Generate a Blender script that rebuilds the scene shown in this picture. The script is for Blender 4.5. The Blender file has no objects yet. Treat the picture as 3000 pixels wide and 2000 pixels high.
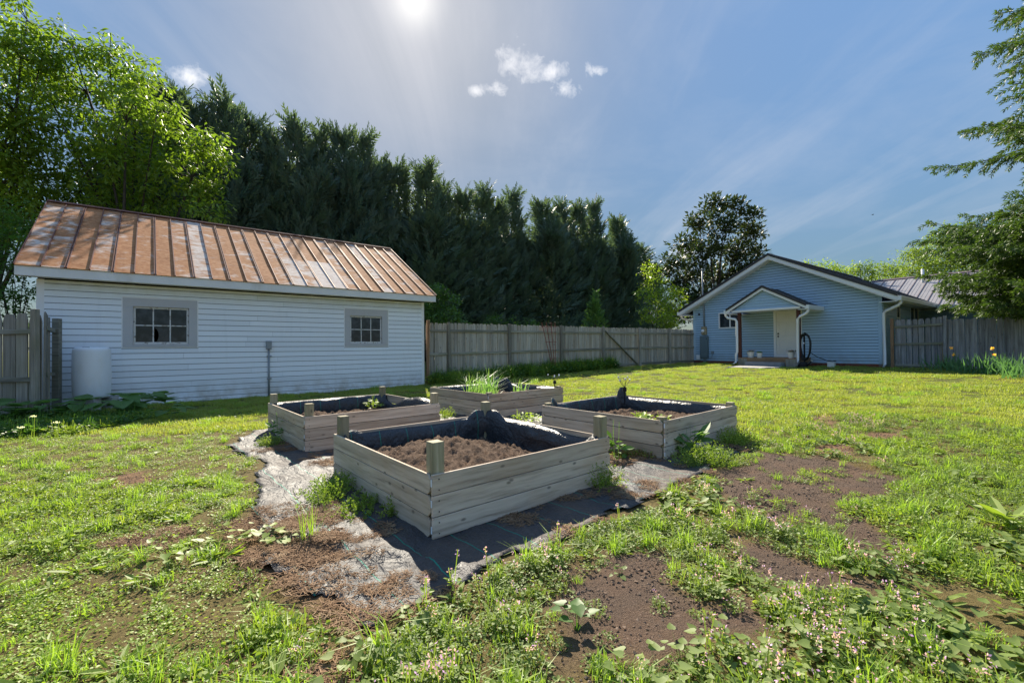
import bpy, math, random
import numpy as np
from mathutils import Vector, Matrix
random.seed(7); RNG = np.random.default_rng(7)
SC = bpy.context.scene; COL = SC.collection
# ------------------------------------------------------------------ camera
F_PX, PITCH, ROLL, CAM_H = 1300.0, math.radians(0.721), math.radians(-0.510), 1.25
_fw = np.array([0, math.cos(PITCH), math.sin(PITCH)]); _up0 = np.array([0, -math.sin(PITCH), math.cos(PITCH)]); _r0 = np.array([1., 0, 0])
_R = math.cos(ROLL)*_r0 + math.sin(ROLL)*_up0; _U = -math.sin(ROLL)*_r0 + math.cos(ROLL)*_up0
cam = bpy.data.cameras.new('camera'); cam.sensor_width = 36; cam.lens = F_PX/3000*36; cam.clip_end = 5000; cam.clip_start = 0.05
cam_o = bpy.data.objects.new('camera', cam); COL.objects.link(cam_o)
cam_o.matrix_world = Matrix(((_R[0], _U[0], -_fw[0], 0), (_R[1], _U[1], -_fw[1], 0), (_R[2], _U[2], -_fw[2], CAM_H), (0, 0, 0, 1)))
SC.camera = cam_o
# ------------------------------------------------------------------ light
SUN_EL, SUN_AZ = math.radians(37.8), math.radians(-12.2)
SUN_DIR = Vector((math.sin(SUN_AZ)*math.cos(SUN_EL), math.cos(SUN_AZ)*math.cos(SUN_EL), math.sin(SUN_EL)))
SKY_STRENGTH, SUN_STRENGTH, EXPOSURE = 0.10, 2.6, 2.08
sun = bpy.data.lights.new('sun', 'SUN'); sun.energy = SUN_STRENGTH; sun.angle = math.radians(0.53); sun.color = (1, .90, .74)
sun_o = bpy.data.objects.new('sun', sun); COL.objects.link(sun_o); sun_o.location = (0, 0, 30)
sun_o.rotation_euler = (-SUN_DIR).to_track_quat('-Z', 'Y').to_euler()
SC.view_settings.view_transform = 'Standard'; SC.view_settings.look = 'None'; SC.view_settings.exposure = EXPOSURE; SC.view_settings.gamma = 1
SC.view_settings.use_curve_mapping = False
SC.cycles.use_denoising = True; SC.cycles.max_bounces = 8; SC.cycles.transparent_max_bounces = 8
SC.cycles.use_adaptive_sampling = True; SC.cycles.adaptive_threshold = 0.01; SC.cycles.sample_clamp_indirect = 6

# node helper ------------------------------------------------------
def N(nt, typ, ins=None, **props):
    n = nt.nodes.new(typ)
    for k, v in props.items(): setattr(n, k, v)
    for k, v in (ins or {}).items():
        s = n.inputs[k]
        if isinstance(v, bpy.types.NodeSocket): nt.links.new(v, s)
        else: s.default_value = v
    return n
def ramp(nt, fac, stops, interp='LINEAR'):
    n = N(nt, 'ShaderNodeValToRGB', {0: fac}); cr = n.color_ramp; cr.interpolation = interp
    while len(cr.elements) < len(stops): cr.elements.new(0.5)
    for e, (p, c) in zip(cr.elements, stops):
        e.position = p; e.color = (*c, 1) if len(c) == 3 else c
    return n.outputs[0]
def rampf(nt, fac, a, b, va=0., vb=1.):
    return N(nt, 'ShaderNodeMapRange', {0: fac, 1: a, 2: b, 3: va, 4: vb}).outputs[0]
def math_(nt, op, a, b=0.):
    return N(nt, 'ShaderNodeMath', {0: a, 1: b}, operation=op).outputs[0]
def mixc(nt, fac, a, b, mode='MIX'):
    n = N(nt, 'ShaderNodeMix', data_type='RGBA', blend_type=mode)
    for i, v in ((0, fac), (6, a), (7, b)):
        s = n.inputs[i]
        if isinstance(v, bpy.types.NodeSocket): nt.links.new(v, s)
        else: s.default_value = v if i == 0 else ((*v, 1) if len(v) == 3 else v)
    return n.outputs[2]
def noise(nt, vec, scale, detail=4, rough=.55, dist=0.):
    return N(nt, 'ShaderNodeTexNoise', {'Vector': vec, 'Scale': scale, 'Detail': detail, 'Roughness': rough, 'Distortion': dist})

# ------------------------------------------------------------------ world / sky
W = bpy.data.worlds.new('World'); SC.world = W; W.use_nodes = True; wt = W.node_tree; wt.nodes.clear()
sky = N(wt, 'ShaderNodeTexSky', sky_type='NISHITA', sun_disc=False, sun_elevation=SUN_EL, sun_rotation=SUN_AZ, altitude=200, air_density=1.0, dust_density=0.4, ozone_density=1.6)
tc = N(wt, 'ShaderNodeTexCoord'); dirv = tc.outputs['Generated']
sep = N(wt, 'ShaderNodeSeparateXYZ', {0: dirv})
zz = math_(wt, 'MAXIMUM', math_(wt, 'ADD', sep.outputs[2], .12), .03)
px_ = math_(wt, 'DIVIDE', sep.outputs[0], zz); py_ = math_(wt, 'DIVIDE', sep.outputs[1], zz)
flat = N(wt, 'ShaderNodeCombineXYZ', {0: px_, 1: py_, 2: 0.}).outputs[0]
mp = N(wt, 'ShaderNodeMapping', {'Vector': flat, 'Rotation': (0, 0, math.radians(14)), 'Scale': (2.3, .42, 1)}).outputs[0]
n1 = noise(wt, mp, 1.15, 8, .6, .55).outputs[0]                     # long thin cirrus drawn out along the wind
n2 = noise(wt, flat, .42, 3, .5).outputs[0]                          # where they gather
blot = rampf(wt, noise(wt, flat, 1.3, 8, .62, .4).outputs[0], .42, .72)           # soft broken veil
cir = math_(wt, 'ADD', math_(wt, 'MULTIPLY', math_(wt, 'MULTIPLY', rampf(wt, n1, .48, .80), rampf(wt, n2, .34, .60)), .6), math_(wt, 'MULTIPLY', blot, .24))
n3 = noise(wt, dirv, 34., 7, .62, .3).outputs[0]                     # ragged edges of the small cumulus puffs
puff = None
for X_, Y_, r_ in ((1520, 190, .040), (1618, 214, .022), (1445, 256, .020), (1395, 268, .012), (565, 228, .024), (1740, 205, .016), (1660, 262, .022), (2010, 740, .022)):
    d_ = _fw+_R*((X_-1500)/F_PX)-_U*((Y_-1000)/F_PX); d_ = d_/np.linalg.norm(d_)
    df_ = N(wt, 'ShaderNodeVectorMath', {0: N(wt, 'ShaderNodeVectorMath', {0: dirv, 1: tuple(d_)}, operation='SUBTRACT').outputs[0], 1: (1., 1., 1.75)}, operation='MULTIPLY').outputs[0]
    ln_ = N(wt, 'ShaderNodeVectorMath', {0: df_}, operation='LENGTH').outputs['Value']
    m_ = rampf(wt, math_(wt, 'ADD', math_(wt, 'DIVIDE', ln_, r_), math_(wt, 'MULTIPLY', math_(wt, 'SUBTRACT', .5, n3), 4.6)), 1.25, -.35)
    puff = m_ if puff is None else math_(wt, 'MAXIMUM', puff, m_)
sdot = N(wt, 'ShaderNodeVectorMath', {0: dirv, 1: tuple(SUN_DIR)}, operation='DOT_PRODUCT').outputs['Value']
sd = math_(wt, 'MAXIMUM', sdot, 0.)
aur = math_(wt, 'POWER', sd, 22.)                                    # thin cloud scatters forward round the sun
veil = math_(wt, 'MULTIPLY', aur, rampf(wt, n1, .2, .8, .35, 1.))
aur2 = math_(wt, 'MULTIPLY', math_(wt, 'POWER', sd, 70.), math_(wt, 'MULTIPLY', n1, .22))
disc = math_(wt, 'MULTIPLY', math_(wt, 'POWER', sd, 1300.), .42)
skyc = sky.outputs[0]
lum = N(wt, 'ShaderNodeRGBToBW', {0: skyc}).outputs[0]
cmp_ = math_(wt, 'DIVIDE', .90, math_(wt, 'POWER', math_(wt, 'MAXIMUM', lum, .05), 1.0))      # sky levelled to one brightness, added to lift fill on shaded walls
hsv = N(wt, 'ShaderNodeVectorMath', {0: N(wt, 'ShaderNodeVectorMath', {0: skyc, 'Scale': cmp_}, operation='SCALE').outputs[0], 1: (.86, .98, 1.01)}, operation='MULTIPLY').outputs[0]
cloud_c = (1.62, 1.72, 1.93)
c1 = mixc(wt, math_(wt, 'MINIMUM', math_(wt, 'MULTIPLY', cir, .8), .85), hsv, cloud_c)
c2 = mixc(wt, math_(wt, 'MINIMUM', math_(wt, 'MULTIPLY', puff, .8), .8), c1, (2.9, 2.9, 2.95))
c3 = mixc(wt, math_(wt, 'MINIMUM', math_(wt, 'MULTIPLY', veil, .75), .8), c2, (1.55, 1.57, 1.76))
gl = math_(wt, 'ADD', aur2, disc)
glv = N(wt, 'ShaderNodeVectorMath', {0: (2.6, 2.4, 2.0), 'Scale': gl}, operation='SCALE').outputs[0]
c4 = mixc(wt, 1., c3, glv, 'ADD')
bg = N(wt, 'ShaderNodeBackground', {0: c4, 1: SKY_STRENGTH})
N(wt, 'ShaderNodeOutputWorld', {0: bg.outputs[0]})

# ------------------------------------------------------------------ numeric helpers
def _hash(ix, iy, seed):
    h = (ix.astype(np.int64)*374761393 + iy.astype(np.int64)*668265263 + seed*974634777) & 0xffffffff
    h = ((h ^ (h >> 13))*1274126177) & 0xffffffff
    return ((h ^ (h >> 16)) & 0xffff)/65535.0
def vnoise(x, y, seed=0):
    x = np.asarray(x, float); y = np.asarray(y, float)
    ix = np.floor(x); iy = np.floor(y); fx = x-ix; fy = y-iy; fx = fx*fx*(3-2*fx); fy = fy*fy*(3-2*fy)
    a = _hash(ix, iy, seed); b = _hash(ix+1, iy, seed); c = _hash(ix, iy+1, seed); d = _hash(ix+1, iy+1, seed)
    return (a*(1-fx)+b*fx)*(1-fy)+(c*(1-fx)+d*fx)*fy
def fbm(x, y, seed=0, o=4):
    s = 0; a = .5; t = 0
    for k in range(o): s = s+a*vnoise(x*2**k+k*17.3, y*2**k-k*9.1, seed+k); t += a; a *= .5
    return s/t
def gbase(x, y):
    t = np.clip((np.asarray(x)*.64+np.asarray(y)*.77-6)/17, 0, 1); return .34*t*t*(3-2*t)
def gz(x, y):
    x = np.asarray(x, float); y = np.asarray(y, float)
    near = np.clip((12-np.hypot(x, y-3))/8, 0, 1)
    return gbase(x, y)+near*((fbm(x*.9, y*.9, 3, 3)-.5)*.05+(fbm(x*5, y*5, 5, 2)-.5)*.02)
def ray(X, Y): return _fw+_R*((X-1500)/F_PX)-_U*((Y-1000)/F_PX)
def G(X, Y, dz=0.):
    d = ray(X, Y); z = 0.
    for _ in range(40):
        P = d*((z+dz-CAM_H)/d[2]); z = .5*z+.5*float(gbase(P[0], P[1]))
    return np.array([P[0], P[1], z+dz])
def at(X, Y, D):
    d = ray(X, Y); return np.array([0, 0, CAM_H])+d*(D/d[1])
def hit(X, Y, Q, n):
    d = ray(X, Y); C = np.array([0, 0, CAM_H]); n = np.array([n[0], n[1], 0.]); Q = np.array([Q[0], Q[1], 0.])
    return C+d*(((Q-C)@n)/(d@n))
def inpoly(x, y, poly):
    x = np.asarray(x); y = np.asarray(y); r = np.zeros(x.shape, bool); n = len(poly)
    for i in range(n):
        x0, y0 = poly[i]; x1, y1 = poly[(i+1) % n]
        c = ((y0 > y) != (y1 > y)) & (x < (x1-x0)*(y-y0)/((y1-y0) if y1 != y0 else 1e-9)+x0); r ^= c
    return r
def polydist(x, y, poly):
    d = np.full(np.asarray(x).shape, 1e9); n = len(poly)
    for i in range(n):
        a = np.array(poly[i]); b = np.array(poly[(i+1) % n]); ab = b-a; t = np.clip(((x-a[0])*ab[0]+(y-a[1])*ab[1])/(ab@ab+1e-12), 0, 1)
        d = np.minimum(d, np.hypot(x-a[0]-t*ab[0], y-a[1]-t*ab[1]))
    return np.where(inpoly(x, y, poly), d, -d)
# ------------------------------------------------------------------ mesh helpers
def link(o, parent=None):
    COL.objects.link(o)
    if parent is not None: o.parent = parent
    return o
def np_mesh(name, V, F, mats, mi=None, smooth=False):
    V = np.asarray(V, np.float32); F = np.asarray(F, np.int32); k = F.shape[1]
    me = bpy.data.meshes.new(name); me.vertices.add(len(V)); me.vertices.foreach_set('co', V.ravel())
    me.loops.add(F.size); me.loops.foreach_set('vertex_index', F.ravel()); me.polygons.add(len(F))
    me.polygons.foreach_set('loop_start', np.arange(0, F.size, k, dtype=np.int32))
    if mi is not None: me.polygons.foreach_set('material_index', np.asarray(mi, np.int32))
    if smooth: me.polygons.foreach_set('use_smooth', np.ones(len(F), bool))
    for m in (mats if isinstance(mats, (list, tuple)) else [mats]): me.materials.append(m)
    me.update(calc_edges=True); return me
class MB:
    def __init__(s): s.v = []; s.f = []; s.m = []; s.mi = 0
    def add(s, V, F):
        b = len(s.v); s.v += [tuple(map(float, p)) for p in V]; s.f += [tuple(i+b for i in f) for f in F]; s.m += [s.mi]*len(F); return s
    def box(s, x0, x1, y0, y1, z0, z1):
        return s.add([(x0, y0, z0), (x1, y0, z0), (x1, y1, z0), (x0, y1, z0), (x0, y0, z1), (x1, y0, z1), (x1, y1, z1), (x0, y1, z1)],
                     [(0, 3, 2, 1), (4, 5, 6, 7), (0, 1, 5, 4), (1, 2, 6, 5), (2, 3, 7, 6), (3, 0, 4, 7)])
    def hexa(s, P):   # 8 points, bottom loop then top loop
        return s.add(P, [(0, 3, 2, 1), (4, 5, 6, 7), (0, 1, 5, 4), (1, 2, 6, 5), (2, 3, 7, 6), (3, 0, 4, 7)])
    def prism(s, poly, axis, a, b):   # poly of 2D points, extruded along axis 'x','y' or 'z' from a to b
        n = len(poly)
        def pt(p, t): return {'x': (t, p[0], p[1]), 'y': (p[0], t, p[1]), 'z': (p[0], p[1], t)}[axis]
        V = [pt(p, a) for p in poly]+[pt(p, b) for p in poly]
        F = [tuple(range(n)), tuple(range(2*n-1, n-1, -1))]+[(i, i+n, (i+1) % n+n, (i+1) % n) for i in range(n)]
        return s.add(V, F)
    def bar(s, p, q, w, h=None, upv=(0, 0, 1)):
        p = Vector(p); q = Vector(q); d = (q-p).normalized(); sd_ = d.cross(Vector(upv))
        if sd_.length < 1e-4: sd_ = d.cross(Vector((0, 1, 0)))
        sd_.normalize(); u = sd_.cross(d); h = w if h is None else h; A = sd_*w/2; B = u*h/2
        return s.hexa([p-A-B, p+A-B, p+A+B, p-A+B, q-A-B, q+A-B, q+A+B, q-A+B])
    def tube(s, pts, rad, n=8, cap=True):
        pts = [Vector(p) for p in pts]; k = len(pts); rad = rad if hasattr(rad, '__len__') else [rad]*k
        V = []; F = []; ref = Vector((.13, .27, .95))
        for i, p in enumerate(pts):
            d = (pts[min(i+1, k-1)]-pts[max(i-1, 0)]).normalized(); a = d.cross(ref)
            if a.length < .05: a = d.cross(Vector((1, 0, 0)))
            a.normalize(); b = d.cross(a)
            V += [p+(a*math.cos(2*math.pi*j/n)+b*math.sin(2*math.pi*j/n))*rad[i] for j in range(n)]
        for i in range(k-1):
            F += [(i*n+j, i*n+(j+1) % n, (i+1)*n+(j+1) % n, (i+1)*n+j) for j in range(n)]
        if cap: F += [tuple(range(n-1, -1, -1)), tuple((k-1)*n+j for j in range(n))]
        return s.add(V, F)
    def lathe(s, prof, c=(0, 0, 0), n=24):
        V = []; F = []; k = len(prof)
        for r, z in prof: V += [(c[0]+r*math.cos(2*math.pi*j/n), c[1]+r*math.sin(2*math.pi*j/n), c[2]+z) for j in range(n)]
        for i in range(k-1): F += [(i*n+j, i*n+(j+1) % n, (i+1)*n+(j+1) % n, (i+1)*n+j) for j in range(n)]
        if prof[0][0] > 1e-4: F.append(tuple(range(n-1, -1, -1)))
        if prof[-1][0] > 1e-4: F.append(tuple((k-1)*n+j for j in range(n)))
        return s.add(V, F)
    def mesh(s, name, mats, smooth=False):
        me = bpy.data.meshes.new(name); me.from_pydata(s.v, [], s.f)
        for m in (mats if isinstance(mats, (list, tuple)) else [mats]): me.materials.append(m)
        if len(set(s.m)) > 1: me.polygons.foreach_set('material_index', s.m)
        if smooth: me.polygons.foreach_set('use_smooth', [True]*len(me.polygons))
        me.update(); return me
    def build(s, name, mats, parent=None, loc=None, rz=0, bevel=0., smooth=False):
        o = bpy.data.objects.new(name, s.mesh(name, mats, smooth)); link(o, parent)
        if loc is not None: o.location = loc
        if rz: o.rotation_euler.z = rz
        if bevel:
            b = o.modifiers.new('bevel', 'BEVEL'); b.width = bevel; b.segments = 2; b.limit_method = 'ANGLE'; b.angle_limit = .6
        return o
def obj(name, me, parent=None, loc=None, rot=None):
    o = bpy.data.objects.new(name, me); link(o, parent)
    if loc is not None: o.location = loc
    if rot is not None: o.rotation_euler = rot
    return o
def tag(o, label=None, cat=None, group=None, kind=None):
    if label: o['label'] = label
    if cat: o['category'] = cat
    if group: o['group'] = group
    if kind: o['kind'] = kind
    return o
def thing(name, label, cat, loc=(0, 0, 0), rz=0., group=None):
    o = bpy.data.objects.new(name, None); link(o); o.location = loc; o.rotation_euler.z = rz; o.empty_display_size = .2
    return tag(o, label, cat, group)
# ------------------------------------------------------------------ materials
def newmat(name):
    m = bpy.data.materials.new(name); m.use_nodes = True; m.node_tree.nodes.clear(); return m, m.node_tree
def out(nt, sh, disp=None):
    o = N(nt, 'ShaderNodeOutputMaterial', {0: sh})
def pbr(nt, col, rough=.6, spec=.4, metal=0., normal=None, **kw):
    ins = {'Base Color': col if isinstance(col, bpy.types.NodeSocket) else (*col, 1), 'Roughness': rough, 'Specular IOR Level': spec, 'Metallic': metal}
    if normal is not None: ins['Normal'] = normal
    ins.update(kw); return N(nt, 'ShaderNodeBsdfPrincipled', ins).outputs[0]
def bump(nt, h, dist=.01, strength=.6):
    return N(nt, 'ShaderNodeBump', {'Height': h, 'Distance': dist, 'Strength': strength}).outputs[0]
def ocoord(nt): return N(nt, 'ShaderNodeTexCoord').outputs['Object']
def gpos(nt): return N(nt, 'ShaderNodeNewGeometry').outputs['Position']
def orand(nt): return N(nt, 'ShaderNodeObjectInfo').outputs['Random']
def shifted(nt, vec, amt=37.):   # object coordinates moved by a per-object random amount
    r = math_(nt, 'MULTIPLY', orand(nt), amt)
    c = N(nt, 'ShaderNodeCombineXYZ', {0: r, 1: math_(nt, 'MULTIPLY', r, 1.7), 2: math_(nt, 'MULTIPLY', r, .6)}).outputs[0]
    return N(nt, 'ShaderNodeVectorMath', {0: vec, 1: c}, operation='ADD').outputs[0]
def mapv(nt, vec, scale, rot=(0, 0, 0)): return N(nt, 'ShaderNodeMapping', {'Vector': vec, 'Scale': scale, 'Rotation': rot}).outputs[0]

def m_plain(name, col, rough=.5, spec=.4, metal=0., var=.12, scale=6., dirt=None):
    m, nt = newmat(name); v = shifted(nt, ocoord(nt))
    n = noise(nt, v, scale, 5, .6).outputs[0]
    c = mixc(nt, rampf(nt, n, .3, .7), tuple(x*(1-var) for x in col), tuple(min(1, x*(1+var)) for x in col))
    if dirt:
        n2 = noise(nt, mapv(nt, v, (1, 1, .45)), scale*.6, 6, .65).outputs[0]
        c = mixc(nt, rampf(nt, n2, .56, .78, 0, .55), c, dirt)
    out(nt, pbr(nt, c, rough, spec, metal, bump(nt, noise(nt, v, scale*12, 3).outputs[0], .002, .3))); return m
def m_wood(name, dark, mid, light, axis=2, warm=None, rough=.8, knots=True):
    m, nt = newmat(name); v = shifted(nt, ocoord(nt)); s = [26., 26., 26.]; s[axis] = 1.3
    w = noise(nt, v, 2.2, 2).outputs[1]
    vd = N(nt, 'ShaderNodeVectorMath', {0: v, 1: N(nt, 'ShaderNodeVectorMath', {0: w, 'Scale': .05}, operation='SCALE').outputs[0]}, operation='ADD').outputs[0]
    g = noise(nt, mapv(nt, vd, tuple(s)), 1.0, 6, .65).outputs[0]
    s2 = [9., 9., 9.]; s2[axis] = .8
    g2 = noise(nt, mapv(nt, v, tuple(s2)), 1., 4, .6).outputs[0]
    c = ramp(nt, g, [(.25, dark), (.5, mid), (.78, light)])
    c = mixc(nt, rampf(nt, g2, .5, .75, 0, .55), c, dark)
    if warm: c = mixc(nt, rampf(nt, noise(nt, v, 1.6, 3).outputs[0], .48, .72, 0, .6), c, warm)
    c = mixc(nt, 1., c, ramp(nt, orand(nt), [(0, (.72, .72, .72)), (.5, (.95, .95, .95)), (1, (1.15, 1.15, 1.15))]), 'MULTIPLY')
    if knots:
        sx = N(nt, 'ShaderNodeSeparateXYZ', {0: vd}); oth = [q for q in (0, 1, 2) if q != axis]
        kv = N(nt, 'ShaderNodeCombineXYZ', {0: math_(nt, 'MULTIPLY', sx.outputs[axis], 4.5), 1: math_(nt, 'MULTIPLY', math_(nt, 'ADD', sx.outputs[oth[0]], sx.outputs[oth[1]]), 9.), 2: 0.}).outputs[0]
        vo = N(nt, 'ShaderNodeTexVoronoi', {'Vector': kv, 'Scale': 1.}, voronoi_dimensions='2D'); kg = math_(nt, 'GREATER_THAN', N(nt, 'ShaderNodeSeparateColor', {0: vo.outputs['Color']}).outputs[0], .66); vo = vo.outputs['Distance']
        c = mixc(nt, math_(nt, 'MULTIPLY', rampf(nt, vo, .13, .05, 0, .8), kg), c, tuple(x*.30 for x in mid))
    out(nt, pbr(nt, c, rough, .25, 0, bump(nt, g, .004, .7))); return m
def m_leaf(name, ca, cb, cc=None, trans=.45, rough=.5, spec=.35, pscale=.6, tint=1.25):
    m, nt = newmat(name); r = orand(nt); n = noise(nt, gpos(nt), pscale, 4, .6).outputs[0]
    n2 = noise(nt, gpos(nt), 9., 2, .5).outputs[0]
    isl = N(nt, 'ShaderNodeNewGeometry').outputs['Random Per Island']
    f = math_(nt, 'ADD', math_(nt, 'MULTIPLY', rampf(nt, n, .3, .7), .45), math_(nt, 'ADD', math_(nt, 'MULTIPLY', r, .2), math_(nt, 'MULTIPLY', isl, .35)))
    c = mixc(nt, f, ca, cb)
    if cc: c = mixc(nt, rampf(nt, n2, .55, .7, 0, .6), c, cc)
    d = pbr(nt, c, max(rough, .5), min(spec, .22))
    tk = trans*2.2; tcol = mixc(nt, 1., c, (tint*tk, tint*1.05*tk, .55*tk, 1), 'MULTIPLY')
    t = N(nt, 'ShaderNodeBsdfTranslucent', {0: tcol}).outputs[0]
    out(nt, N(nt, 'ShaderNodeAddShader', {0: d, 1: t}).outputs[0]); return m

M = {}
M['fence'] = m_wood('fence_wood', (.17, .155, .13), (.46, .425, .365), (.61, .575, .51), 2, (.38, .30, .205))
M['fence_rail'] = m_wood('fence_rail_wood', (.11, .105, .085), (.28, .27, .225), (.42, .41, .35), 0, (.22, .225, .13), knots=False)
M['fence_post'] = m_wood('fence_post_wood', (.12, .108, .09), (.31, .285, .24), (.45, .425, .365), 2, (.23, .22, .15), knots=False)
M['new_post'] = m_wood('cedar_post_wood', (.14, .075, .04), (.28, .165, .095), (.40, .26, .16), 2, knots=False)
M['fence_dark'] = m_wood('fence_dark_wood', (.08, .078, .083), (.26, .257, .27), (.50, .495, .505), 2, (.17, .14, .11))
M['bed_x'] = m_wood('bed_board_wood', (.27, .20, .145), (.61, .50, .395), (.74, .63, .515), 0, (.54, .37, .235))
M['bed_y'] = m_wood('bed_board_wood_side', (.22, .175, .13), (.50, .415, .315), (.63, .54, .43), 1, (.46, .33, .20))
M['bed_post'] = m_wood('bed_post_wood', (.17, .15, .085), (.35, .31, .20), (.48, .43, .30), 2, (.26, .235, .12))
M['deck'] = m_wood('deck_wood', (.16, .09, .045), (.33, .21, .12), (.46, .31, .19), 0)
M['red_post'] = m_wood('porch_post_wood', (.05, .018, .012), (.10, .035, .024), (.15, .055, .04), 2, knots=False, rough=.55)
M['bark'] = m_wood('bark', (.02, .016, .012), (.06, .05, .04), (.12, .10, .085), 2, knots=False)
M['white'] = m_plain('white_vinyl', (.84, .85, .86), .4, .45, var=.02, dirt=(.66, .64, .58))
def m_siding(name, col, splash, zlo, zhi, eave_bounce=None):
    m, nt = newmat(name); v = ocoord(nt); z = N(nt, 'ShaderNodeSeparateXYZ', {0: v}).outputs[2]; n = noise(nt, v, 3., 7, .65).outputs[0]; n2 = noise(nt, mapv(nt, v, (9., 9., .8)), 1., 5, .6).outputs[0]
    c = mixc(nt, 1., (*col, 1), ramp(nt, orand(nt), [(0, (.93, .93, .93)), (1, (1.03, 1.03, 1.03))]), 'MULTIPLY')
    c = mixc(nt, rampf(nt, n2, .55, .8, 0, .28), c, tuple(x*.72 for x in col))
    c = mixc(nt, math_(nt, 'MULTIPLY', rampf(nt, z, zhi, zlo), rampf(nt, n, .38, .62, 0, .75)), c, splash)
    if eave_bounce: c = mixc(nt, math_(nt, 'MULTIPLY', rampf(nt, z, eave_bounce[0], eave_bounce[1]), rampf(nt, n, .3, .6, .25, .7)), c, eave_bounce[2])  # olive light reflected below the soffit, painted into the siding colour
    out(nt, pbr(nt, c, .42, .4)); return m
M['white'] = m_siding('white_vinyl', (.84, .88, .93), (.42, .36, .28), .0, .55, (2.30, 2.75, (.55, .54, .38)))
M['white_clean'] = m_plain('white_aluminium', (.83, .83, .83), .4, .45, var=.02)
M['white_fascia'] = m_plain('fascia_paint', (.74, .75, .76), .5, .4, var=.05, scale=2.5, dirt=(.42, .36, .26))
M['grey_trim'] = m_plain('grey_trim_paint', (.50, .50, .52), .55, .35, var=.04, scale=3, dirt=(.40, .38, .36))
M['blue'] = m_siding('blue_vinyl', (.38, .54, .70), (.30, .30, .26), .4, .95)
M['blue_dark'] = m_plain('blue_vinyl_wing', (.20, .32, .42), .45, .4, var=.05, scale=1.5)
M['dark_roof'] = m_plain('dark_metal_roof', (.045, .042, .045), .4, .5, .3, var=.1)
M['grey_roof'] = m_plain('grey_metal_roof', (.33, .31, .31), .45, .5, .2, var=.1, scale=2)
M['grey_roof_rib'] = m_plain('grey_roof_rib', (.16, .12, .125), .5, .4, .2)
M['concrete'] = m_plain('concrete', (.42, .40, .37), .85, .25, var=.18, scale=5, dirt=(.30, .27, .22))
M['grey_step'] = m_plain('grey_step_paint', (.22, .24, .27), .7, .3, var=.1)
M['conduit'] = m_plain('grey_conduit', (.26, .29, .32), .5, .4, .2, var=.1)
M['utility'] = m_plain('utility_panel_paint', (.13, .18, .20), .5, .4, .1, var=.06)
M['tan'] = m_plain('meter_base_paint', (.36, .29, .17), .55, .4, var=.06)
M['black'] = m_plain('black_rubber', (.012, .012, .014), .35, .5, var=.2)
M['blackmat'] = m_plain('black_matte', (.015, .015, .016), .7, .3, var=.2)
M['pot'] = m_plain('white_pot', (.74, .72, .68), .5, .4, var=.05, dirt=(.5, .45, .36))
M['rod'] = m_plain('rusty_red_rod', (.24, .075, .05), .7, .3, var=.25, scale=14)
M['door'] = m_plain('door_paint', (.76, .75, .72), .4, .4, var=.02)
M['mortar'] = m_plain('mortar', (.20, .17, .15), .9, .2, var=.15)
M['brick'] = m_plain('brick', (.20, .065, .04), .85, .25, var=.4, scale=5)
M['tagm'] = m_plain('price_tag_paper', (.75, .78, .80), .5, .3, var=.03)
M['interior_and_lap_shade'] = m_plain('dark_interior_and_lap_shade', (.03, .028, .025), .9, .1)
M['bulb'] = m_plain('white_bulb', (.8, .8, .8), .3, .5, var=.02)
M['purple'] = m_leaf('purple_petal', (.48, .26, .50), (.60, .38, .60), None, .35)
M['yellow_petal'] = m_leaf('yellow_petal', (.75, .42, .05), (.80, .52, .12), None, .4, tint=1.05)
M['white_petal'] = m_leaf('white_petal', (.70, .68, .58), (.78, .76, .68), None, .35, tint=1.)
M['red_petal'] = m_leaf('red_petal', (.35, .03, .04), (.45, .06, .08), None, .3, tint=1.)
# foliage
M['lawn'] = m_leaf('lawn_grass', (.10, .145, .028), (.20, .205, .050), (.26, .23, .10), .5, .5, .3, .9)
M['weed'] = m_leaf('weed_leaf', (.095, .145, .022), (.155, .20, .034), (.20, .225, .045), .42, .55, .3, 1.2)
M['weed2'] = m_leaf('weed_leaf_grey', (.095, .135, .034), (.14, .18, .046), None, .38, .55, .3, 1.2)
M['clover'] = m_leaf('creeper_leaf', (.11, .17, .022), (.185, .235, .035), None, .45, .45, .4, .9)
M['weedgrass'] = m_leaf('weed_grass', (.11, .18, .025), (.17, .23, .045), None, .5, .4, .45, .9)
M['bigleaf'] = m_leaf('broad_leaf', (.055, .115, .028), (.085, .15, .040), None, .35, .55, .25, 2.)
M['herb'] = m_leaf('herb_leaf', (.075, .125, .020), (.14, .19, .035), (.18, .22, .06), .4, .5, .35, 3.)
M['dry'] = m_leaf('dry_straw', (.16, .11, .045), (.25, .18, .075), None, .2, .7, .2, 2., 1.0)
M['cyp'] = m_leaf('cypress_leaf', (.058, .098, .080), (.095, .138, .092), (.12, .115, .075), .18, .55, .3, .35)
M['cyp2'] = m_leaf('young_conifer_leaf', (.05, .11, .030), (.075, .145, .04), None, .3, .5, .3, .5)
M['ash'] = m_leaf('compound_leaf', (.058, .110, .018), (.115, .165, .020), (.165, .19, .02), .46, .45, .4, .35)
M['shrub'] = m_leaf('shrub_leaf', (.035, .080, .018), (.060, .12, .022), None, .4, .45, .4, .6)
M['lime'] = m_leaf('lime_leaf', (.11, .17, .015), (.17, .21, .025), None, .5, .45, .4, .6)
M['far'] = m_leaf('far_leaf', (.075, .12, .025), (.13, .17, .035), None, .45, .5, .3, .3)
M['mag'] = m_leaf('magnolia_leaf', (.035, .062, .028), (.060, .090, .034), (.15, .095, .055), .12, .3, .6, .8)
M['spruce'] = m_leaf('spruce_needle', (.040, .078, .020), (.070, .112, .026), (.085, .115, .032), .22, .5, .3, .8)
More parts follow.
